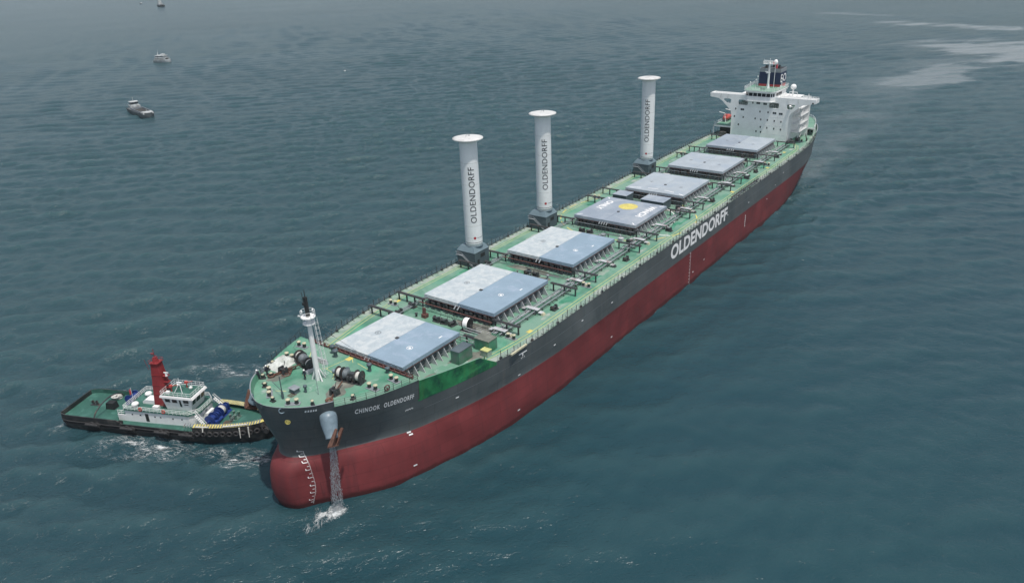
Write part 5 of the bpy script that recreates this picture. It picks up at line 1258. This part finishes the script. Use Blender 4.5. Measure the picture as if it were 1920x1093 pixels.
for k in range(5): b.box(3.4+k*2.1, 4.8+k*2.1, -3.86, -3.78, 3.3, 4.3); b.box(3.8+k*2, 5.0+k*2, -3.26, -3.18, 5.5, 6.4)
b.box(15.95, 16.06, -3, 3, 3.3, 4.4); b.build('window', 'glass', o)
fv = thing('supply_vessel', 'distant workboat with dark hull and pale stern house near the top edge', 'ship', (925, 1560, 0), R(-107))
boat_hull(44, 12, 4, 'tug_black', fv, .3, .9).build('deck', 'barge_grey', fv)
b = MB(); b.box(3, 20, -5, 5, 3.4, 8.5); b.box(6, 17, -4, 4, 8.5, 12.5); b.box(8, 15, -3, 3, 12.5, 16); b.tube((10, 0, 16), (10, 0, 22), .35, n=6); b.build('superstructure', 'boat_pale', fv)
b = MB(); b.box(5.5, 9, -2, 2, 12.5, 18); b.build('funnel', 'rust_brown', fv)
b = MB(); b.box(24, 36, -4.5, 4.5, 3.4, 6.2, top=(1, .5)); b.tube((30, 0, 6), (33, 0, 13), .4, n=6); b.build('cargo_gear', 'barge_grey', fv)
ms = thing('motorboat', 'tiny white motorboat beside the distant workboat', 'boat', (975, 1722, 0), R(-90))
boat_hull(14, 6, 2.2, 'boat_pale', ms, .4).build('deck', 'boat_pale', ms)
b = MB(); b.box(3, 9, -2.2, 2.2, 1.8, 4.6, top=(.5, .2)); b.build('cabin', 'boat_pale', ms)
by = thing('mooring_buoy', 'small pale buoy alone on the open water', 'buoy', (400, 413.5, 0), 0)
b = MB(); b.lathe([(0, -.3), (1.1, -.2), (1.2, .4), (.9, 1.0), (0, 1.2)], (0, 0, 0), 14); b.build('float', 'boat_pale', by)
b = MB(); b.tube((0, 0, 1.1), (0, 0, 2.3), .12, n=6); b.torus((0, 0, 2.4), (1, 0, 0), .2, .06, 10, 4); b.build('lifting_ring', 'rust_brown', by)
for o_, k_ in ((bg, .95), (wf, .9), (fv, .8), (ms, .7), (by, .7)): o_.scale = (k_,)*3
# free-fall boat on the starboard platform: rests there, so it is its own thing
lb = thing('lifeboat', 'orange enclosed lifeboat on the boat deck beside the white accommodation block', 'lifeboat', (258.3, 18.4, 21.0), 0)
b = MB(); nL = 14; rows = []
for k in range(nL+1):
    t = k/nL; x = -4.2+8.4*t; f = math.sqrt(max(0, 1-abs(2*t-1)**2.6)); rows.append((x, 1.45*f, 1.5*f))
m_ = 12; vs = [(x, ry_*math.cos(2*math.pi*j/m_), 1.6+rz_*math.sin(2*math.pi*j/m_)*(1 if math.sin(2*math.pi*j/m_) < 0 else .9)) for x, ry_, rz_ in rows for j in range(m_)]
b.add(vs, [(k*m_+j, k*m_+(j+1) % m_, (k+1)*m_+(j+1) % m_, (k+1)*m_+j) for k in range(nL) for j in range(m_)], 0, True); b.build('hull', 'orange', lb)
b = MB(); b.box(-3.0, -1.2, -.8, .8, 2.7, 3.4, top=(.2, .2)); b.build('conning_hood', 'orange', lb)
b = MB(); b.box(-2.8, -2.5, -1.2, 1.2, 0, .7); b.box(2.5, 2.8, -1.2, 1.2, 0, .7); b.build('cradle', 'grey_paint', lb); lb.scale = (.85,)*3

# ================================================================ CREW ON THE FORECASTLE
def person(label, x, y, rz, pose, group=None):
    root = thing('person', label, 'person', (x, y, ZF), rz, group); S_ = 1.17
    J = dict(pelvis=(0, 0, .95), chest=(0, 0, 1.3), neck=(0, 0, 1.5), kl=(.02, .11, .5), kr=(.02, -.11, .5), fl=(0, .13, .06), fr=(0, -.13, .06), tl=(.2, .14, .04), tr=(.2, -.14, .04), sl=(0, .21, 1.43), sr=(0, -.21, 1.43), el=(.03, .27, 1.15), er=(.03, -.27, 1.15), hl=(.16, .26, .92), hr=(.16, -.26, .92), head=(.0, 0, 1.55))
    J.update(pose)
    names = list(J); idx = {k: i for i, k in enumerate(names)}
    E_ = [('pelvis', 'chest'), ('chest', 'neck'), ('neck', 'head'), ('pelvis', 'kl'), ('pelvis', 'kr'), ('kl', 'fl'), ('kr', 'fr'), ('fl', 'tl'), ('fr', 'tr'), ('neck', 'sl'), ('neck', 'sr'), ('sl', 'el'), ('sr', 'er'), ('el', 'hl'), ('er', 'hr')]
    me = bpy.data.meshes.new('coverall'); me.from_pydata([tuple(c*S_ for c in J[k]) for k in names], [(idx[a], idx[c]) for a, c in E_], [])
    o = bpy.data.objects.new('body', me); COL.objects.link(o); me.materials.append(MATS['coverall'])
    sk = o.modifiers.new('s', 'SKIN'); rad = dict(pelvis=.17, chest=.19, neck=.09, kl=.085, kr=.085, fl=.06, fr=.06, tl=.05, tr=.05, sl=.08, sr=.08, el=.055, er=.055, hl=.045, hr=.045, head=.06)
    for k in names: me.skin_vertices[0].data[idx[k]].radius = (rad[k]*S_, rad[k]*S_); 
    me.skin_vertices[0].data[idx['pelvis']].use_root = True
    o.modifiers.new('d', 'SUBSURF').levels = 1
    dg = bpy.context.evaluated_depsgraph_get(); m2 = bpy.data.meshes.new_from_object(o.evaluated_get(dg)); bpy.data.objects.remove(o); m2.name = 'body'
    for p in m2.polygons: p.use_smooth = True
    link('body', m2, root)
    hx, hy, hz = (c*S_ for c in J['head'])
    b = MB(); b.lathe([(0, 0), (.07, .01), (.085, .1), (.095, .17), (.08, .25), (0, .29)], (hx+.02, hy, hz+.02), 12); b.box(hx+.1, hx+.14, hy-.015, hy+.015, hz+.12, hz+.17); b.build('head', 'skin', root)
    b = MB(); b.lathe([(.19, .17), (.14, .19), (.13, .28), (.08, .34), (0, .36)], (hx+.02, hy, hz+.02), 12); b.build('helmet', 'lettering_white', root)
    for k in ('hl', 'hr'):
        hx, hy, hz = (c*S_ for c in J[k]); b = MB(); b.box(hx-.03, hx+.05, hy-.04, hy+.04, hz-.12, hz)
        for q in range(4): b.tube((hx+.04, hy-.03+.02*q, hz-.1), (hx+.06, hy-.03+.02*q, hz-.19+.01*abs(q-1.5)), .012, n=4)
        b.tube((hx+.02, hy+.04, hz-.04), (hx+.07, hy+.06, hz-.11), .013, n=4); b.build('hand', 'skin', root)
person('crew member in dark coverall and white helmet standing forward of the foremast', 11.3, 1.7, R(200), {})
person('crew member in dark coverall and white helmet standing just aft of the foremast', 13.9, .9, R(150), dict(hl=(.3, .15, 1.2), el=(.1, .3, 1.15)))
person('crew member at the starboard bow rail, the one standing upright and farther aft', 8.5, 9.2, R(110), {})
person('crew member leaning on the starboard bow bulwark, farthest forward of the crew', 6.7, 9.2, R(120), dict(chest=(.12, 0, 1.25), neck=(.2, 0, 1.42), head=(.24, 0, 1.47), sl=(.18, .21, 1.36), sr=(.18, -.21, 1.36), hl=(.45, .2, 1.1), hr=(.45, -.2, 1.1)))

# ================================================================ SEA
def sea_material():
    m = bpy.data.materials.new('sea_water'); m.use_nodes = True; nt = m.node_tree; b = nt.nodes['Principled BSDF']
    pos = nd(nt, 'ShaderNodeNewGeometry').outputs['Position']
    big = noise(nt, pos, .0035, 4, .55); mid = noise(nt, pos, .016, 4, .6)
    # slicks: calm lighter bands aft of the ship
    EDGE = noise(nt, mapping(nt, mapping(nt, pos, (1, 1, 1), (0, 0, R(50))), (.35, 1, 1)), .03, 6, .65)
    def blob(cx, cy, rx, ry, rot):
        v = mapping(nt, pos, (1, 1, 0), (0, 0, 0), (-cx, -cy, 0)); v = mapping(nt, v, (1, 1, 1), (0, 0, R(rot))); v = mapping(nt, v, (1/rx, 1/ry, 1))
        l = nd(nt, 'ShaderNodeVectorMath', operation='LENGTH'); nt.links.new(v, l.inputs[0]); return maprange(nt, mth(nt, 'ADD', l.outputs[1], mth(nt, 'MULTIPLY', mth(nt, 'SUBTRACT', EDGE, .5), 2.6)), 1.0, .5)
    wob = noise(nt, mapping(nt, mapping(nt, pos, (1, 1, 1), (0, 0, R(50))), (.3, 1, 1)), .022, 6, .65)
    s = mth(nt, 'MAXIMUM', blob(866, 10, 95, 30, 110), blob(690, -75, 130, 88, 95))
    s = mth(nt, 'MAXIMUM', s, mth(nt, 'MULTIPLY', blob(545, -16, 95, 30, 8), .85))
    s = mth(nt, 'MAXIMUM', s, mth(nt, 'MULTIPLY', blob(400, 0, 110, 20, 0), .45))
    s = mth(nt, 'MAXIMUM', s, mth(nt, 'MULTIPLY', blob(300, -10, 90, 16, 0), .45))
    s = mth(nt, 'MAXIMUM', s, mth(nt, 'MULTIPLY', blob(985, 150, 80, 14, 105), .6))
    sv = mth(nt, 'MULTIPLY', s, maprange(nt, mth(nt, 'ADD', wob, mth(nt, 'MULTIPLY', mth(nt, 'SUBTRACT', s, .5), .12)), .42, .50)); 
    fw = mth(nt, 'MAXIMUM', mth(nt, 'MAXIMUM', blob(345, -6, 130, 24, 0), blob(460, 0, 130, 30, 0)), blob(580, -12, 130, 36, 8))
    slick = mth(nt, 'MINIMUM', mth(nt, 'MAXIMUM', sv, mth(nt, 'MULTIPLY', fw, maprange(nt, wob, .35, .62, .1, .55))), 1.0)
    deep, teal = (.010, .036, .048), (.017, .054, .066)
    c = mixc(nt, maprange(nt, big, .35, .65), deep, teal)
    c = mixc(nt, maprange(nt, mid, .3, .75, 0, .5), c, (.010, .042, .057))
    c = mixc(nt, mth(nt, 'MULTIPLY', slick, .8), c, (.24, .27, .275))  # bright sky reflection of the slicks painted into the base colour
    CREST0 = c
    b.inputs['IOR'].default_value = 1.333; b.inputs['Roughness'].default_value = .18
    # waves: long swell, wind waves, chop and ripples, crests running across the wind
    def wl(scale, rot, st, det, ro, dist=0.0):
        return noise(nt, mapping(nt, mapping(nt, pos, (1, 1, 1), (0, 0, R(rot))), (st, 1, 1)), scale, det, ro, dist=dist)
    gust = maprange(nt, noise(nt, mapping(nt, mapping(nt, pos, (1, 1, 1), (0, 0, R(44))), (.4, 1, 1)), .012, 3, .5), .3, .7, .65, 1.25)
    # the big hull shelters the water on its port side; open water to windward is rougher
    sp_ = nd(nt, 'ShaderNodeSeparateXYZ'); nt.links.new(pos, sp_.inputs[0]); X_, Y_ = sp_.outputs[0], sp_.outputs[1]
    wind = mth(nt, 'ADD', mth(nt, 'ADD', Y_, mth(nt, 'MULTIPLY', mth(nt, 'MAXIMUM', mth(nt, 'SUBTRACT', X_, 60.0), 0.0), .42)), mth(nt, 'MULTIPLY', mid, 40.0))
    CREST = mixc(nt, mth(nt, 'MULTIPLY', maprange(nt, wind, -10.0, 130.0, 0, .6), mth(nt, 'SUBTRACT', 1.0, slick)), CREST0, (.034, .076, .086))
    gust = mth(nt, 'MULTIPLY', gust, maprange(nt, wind, -40.0, 95.0, .62, 1.7))
    r3 = mth(nt, 'ABSOLUTE', mth(nt, 'SUBTRACT', wl(.75, 42, .6, 4, .6, .4), .5))
    h = mth(nt, 'MULTIPLY', r3, -.45)
    h = mth(nt, 'MULTIPLY_ADD', wl(1.7, 34, .7, 3, .6), .08, h)
    h = mth(nt, 'MULTIPLY', h, mth(nt, 'MULTIPLY', gust, mth(nt, 'SUBTRACT', 1.0, mth(nt, 'MULTIPLY', slick, .6))))
    # crests painted paler with height, for light scattering through thin water
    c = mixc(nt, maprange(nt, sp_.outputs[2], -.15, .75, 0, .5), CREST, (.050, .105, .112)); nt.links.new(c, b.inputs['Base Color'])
    bp = nd(nt, 'ShaderNodeBump'); bp.inputs['Distance'].default_value = 1.0; bp.inputs['Strength'].default_value = 1.0
    nt.links.new(h, bp.inputs['Height']); nt.links.new(bp.outputs[0], b.inputs['Normal'])
    return m
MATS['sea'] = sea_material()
# one sheet of real waves: fine grid near the ships, ever coarser out to beyond the horizon
WR = np.random.RandomState(12)
WN = 92
lam = np.exp(WR.uniform(np.log(1.9), np.log(19.0), WN)); wk = 2*np.pi/lam
wang = R(48)+WR.normal(0, 1, WN)*np.where(lam < 6, .60, .34)
wslope = .033*np.where(lam > 11, .7, 1.0); wamp = wslope/wk; wph = WR.uniform(0, 2*np.pi, WN)
def wave_pts(x, y, dx=.8):
    """displaced sea points for plan positions x, y; components too short for the local spacing fade out"""
    X, Y, Z = x.astype(float).copy(), y.astype(float).copy(), np.zeros(len(x))
    wind = y+np.maximum(x-60, 0)*.42
    f = .42+.83*np.clip((wind+50)/120., 0, 1)
    f = f*(1+.28*np.sin(x*.021+1.3*np.sin(y*.017))*np.sin(y*.026+.8*np.sin(x*.013+2)))
    for k, a, t, p, l in zip(wk, wamp, wang, wph, lam):
        c, s_ = math.cos(t), math.sin(t); ph = k*(c*x+s_*y)+p
        at = a*f*np.clip(l/(dx*2.2)-1, 0, 1)
        Z += at*np.cos(ph); q = at*.75*np.sin(ph); X -= c*q; Y -= s_*q
    return X, Y, Z
def graded(a, b, h, far0, far1, g):
    m_ = list(np.arange(a, b, h)); hi = [m_[-1]]; st = h
    while hi[-1] < far1: st *= (g if hi[-1] < 1250 else 1.07); hi.append(hi[-1]+st)
    lo = [m_[0]]; st = h
    while lo[-1] > far0: st *= 1.06; lo.append(lo[-1]-st)
    return np.array(lo[::-1][:-1]+m_+hi[1:])
GX = graded(-75, 300, .8, -30000, 30000, 1.0065); GY = graded(-115, 200, .8, -30000, 30000, 1.0065)
HX_, HY_ = np.gradient(GX), np.gradient(GY)
xx, yy = np.meshgrid(GX, GY, indexing='ij'); dd = np.maximum.outer(HX_, HY_)
X_, Y_, Z_ = wave_pts(xx.ravel(), yy.ravel(), dd.ravel())
nx, ny = len(GX), len(GY); co = np.stack([X_, Y_, Z_], 1).astype(np.float32)
ii = (np.arange(nx-1)[:, None]*ny+np.arange(ny-1)[None, :]).ravel()
quads = np.stack([ii, ii+ny, ii+ny+1, ii+1], 1).astype(np.int32)
me = bpy.data.meshes.new('sea'); me.vertices.add(len(co)); me.vertices.foreach_set('co', co.ravel())
me.loops.add(quads.size); me.loops.foreach_set('vertex_index', quads.ravel())
me.polygons.add(len(quads)); me.polygons.foreach_set('loop_start', np.arange(0, quads.size, 4, dtype=np.int32))
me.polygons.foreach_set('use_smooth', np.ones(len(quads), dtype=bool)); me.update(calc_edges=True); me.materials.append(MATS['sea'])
print('SEA', nx, ny, len(quads))
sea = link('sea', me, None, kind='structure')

# foam: thin ragged froth lying on the water
def foam_material(name, dens, sc, st, soft=.12):
    m = bpy.data.materials.new(name); m.use_nodes = True; nt = m.node_tree; b = nt.nodes['Principled BSDF']
    b.inputs['Base Color'].default_value = (.72, .76, .77, 1); b.inputs['Roughness'].default_value = .8
    tc = nd(nt, 'ShaderNodeTexCoord'); g_ = tc.outputs['Generated']
    v = mapping(nt, g_, (2, 2, 0), (0, 0, 0), (-1, -1, 0)); l = nd(nt, 'ShaderNodeVectorMath', operation='LENGTH'); nt.links.new(v, l.inputs[0])
    edge = maprange(nt, l.outputs[1], 1.0, .15)
    p = mapping(nt, tc.outputs['Object'], st)
    n1 = noise(nt, p, sc, 8, .7, dist=.8); n2 = noise(nt, p, sc*.3, 3, .5)
    f = mth(nt, 'MULTIPLY_ADD', n1, 1.0, mth(nt, 'MULTIPLY', mth(nt, 'SUBTRACT', n2, .5), .7))
    a = maprange(nt, mth(nt, 'ADD', f, mth(nt, 'MULTIPLY', mth(nt, 'SUBTRACT', edge, 1.0), .22)), .60-dens, .60-dens+soft)
    n3 = noise(nt, p, sc*.8, 4, .6, dist=1.5); fil = maprange(nt, mth(nt, 'ABSOLUTE', mth(nt, 'SUBTRACT', n3, .5)), .035, 0.0)
    pat = maprange(nt, noise(nt, tc.outputs['Object'], .22, 3, .5), .42, .6)
    a = mth(nt, 'MAXIMUM', a, mth(nt, 'MULTIPLY', mth(nt, 'MULTIPLY', fil, pat), .5), clamp=True)
    nt.links.new(mth(nt, 'MULTIPLY', a, maprange(nt, edge, 0, .3)), b.inputs['Alpha'])
    MATS[name] = m; return m
foam_material('foam_streaks', .0, .9, (.35, 1.2, 1)); foam_material('foam_dense', .24, 1.1, (1, 1, 1), .3); foam_material('foam_faint', -.02, .7, (.3, 1.3, 1), .35)
def foam(x, y, rx, ry, rot, m, amp=.10):
    rr = random.Random(int(x*13+y*7)); n = int(min(70, max(20, rx*2/.35))); c, s_ = math.cos(R(rot)), math.sin(R(rot)); U = np.linspace(-1, 1, n)
    u, v = np.meshgrid(U, U, indexing='ij'); u, v = u.ravel()*rx, v.ravel()*ry
    px, py, pz = wave_pts(x+c*u-s_*v, y+s_*u+c*v)
    e = np.maximum(0, 1-(u/rx)**2-(v/ry)**2)
    px, py = px-x, py-y; lx, ly = c*px+s_*py, -s_*px+c*py
    b = MB(); b.add([(lx[k], ly[k], pz[k]+.06+e[k]*amp*rr.random()) for k in range(n*n)], [(i*n+j, (i+1)*n+j, (i+1)*n+j+1, i*n+j+1) for i in range(n-1) for j in range(n-1)], 0, True)
    return link('foam', b.mesh('foam', m), None, (x, y, 0), R(rot), kind='stuff')
foam(-3.0, 39.5, 13, 5.2, -64, 'foam_streaks'); foam(-1.2, 37.5, 3.2, 1.0, -64, 'foam_dense'); foam(-3.8, 43.5, 3.6, .8, -58, 'foam_dense')
foam(4.5, 21, 11, 4.5, -62, 'foam_streaks'); foam(7.5, 17.5, 6, 3, -50, 'foam_streaks'); foam(-10.5, 64.5, 2.2, 1.4, 0, 'foam_streaks'); foam(27, 52, 12, 4, -60, 'foam_faint')
foam(4.0, -9.3, 3.4, 2.0, -22, 'foam_dense', .7); foam(4.6, -8.9, 2.4, 1.4, 0, 'foam_dense', .8); foam(1.0, -8.0, 4, 2.0, 40, 'foam_faint')
# ---- water pouring from the hawse pipe
m = bpy.data.materials.new('falling_water'); m.use_nodes = True; pb = m.node_tree.nodes['Principled BSDF']
pb.inputs['Base Color'].default_value = (.62, .66, .68, 1); pb.inputs['Roughness'].default_value = .3; pb.inputs['Alpha'].default_value = .5; MATS['falling_water'] = m
rr = random.Random(5); vs, fs = [], []
for k in range(2000):
    t = rr.random()**.85; z = 15.6*(1-t)+.1*rr.random()
    cx, cy = 5.3-.3*t, -11.1+1.2*t; sp = .30+.72*t**.6
    core = rr.choice((-1.0, -.62, -.5, .0, .12, .6, .95, 1.1)); g1 = rr.gauss(0, .09)
    x = cx+(core+g1)*sp*1.05; y = cy+rr.gauss(0, .22)*sp-.2*rr.random()
    L = .10+.26*rr.random(); r_ = .014+.022*rr.random()
    o = len(vs); vs += [(x, y, z+L), (x+r_, y, z), (x-r_*.5, y+r_*.87, z), (x-r_*.5, y-r_*.87, z), (x, y, z-L)]
    fs += [(o, o+1, o+2), (o, o+2, o+3), (o, o+3, o+1), (o+4, o+2, o+1), (o+4, o+3, o+2), (o+4, o+1, o+3)]
me = bpy.data.meshes.new('water_stream'); me.from_pydata(vs, [], fs); me.materials.append(m)
link('water_stream', me, None, kind='stuff')
vs, fs = [], []
for k in range(1500):   # spray where it lands
    a = rr.random()*6.28; q = abs(rr.gauss(0, 1)); x = 4.9+q*.9*math.cos(a); y = -9.8+q*.6*math.sin(a); z = abs(rr.gauss(0, .5))*math.exp(-q*.6); r_ = .03+.06*rr.random()
    o = len(vs); vs += [(x+r_, y, z), (x-r_, y, z), (x, y+r_, z), (x, y-r_, z), (x, y, z+r_), (x, y, z-r_)]
    fs += [(o, o+2, o+4), (o+2, o+1, o+4), (o+1, o+3, o+4), (o+3, o, o+4), (o+2, o, o+5), (o+1, o+2, o+5), (o+3, o+1, o+5), (o, o+3, o+5)]
me = bpy.data.meshes.new('spray'); me.from_pydata(vs, [], fs); me.materials.append(m); link('spray', me, None, kind='stuff')

# ---- thin sea haze
m = bpy.data.materials.new('haze'); m.use_nodes = True; nt = m.node_tree; nt.nodes.remove(nt.nodes['Principled BSDF'])
pv = nt.nodes.new('ShaderNodeVolumePrincipled'); pv.inputs['Color'].default_value = (.76, .88, .92, 1); pv.inputs['Density'].default_value = .00006; pv.inputs['Anisotropy'].default_value = 0.0
nt.links.new(pv.outputs[0], nt.nodes['Material Output'].inputs['Volume']); MATS['haze'] = m
b = MB(); b.box(-31000, 31000, -31000, 31000, -7.5, 97); b.build('haze', 'haze', None, kind='stuff')
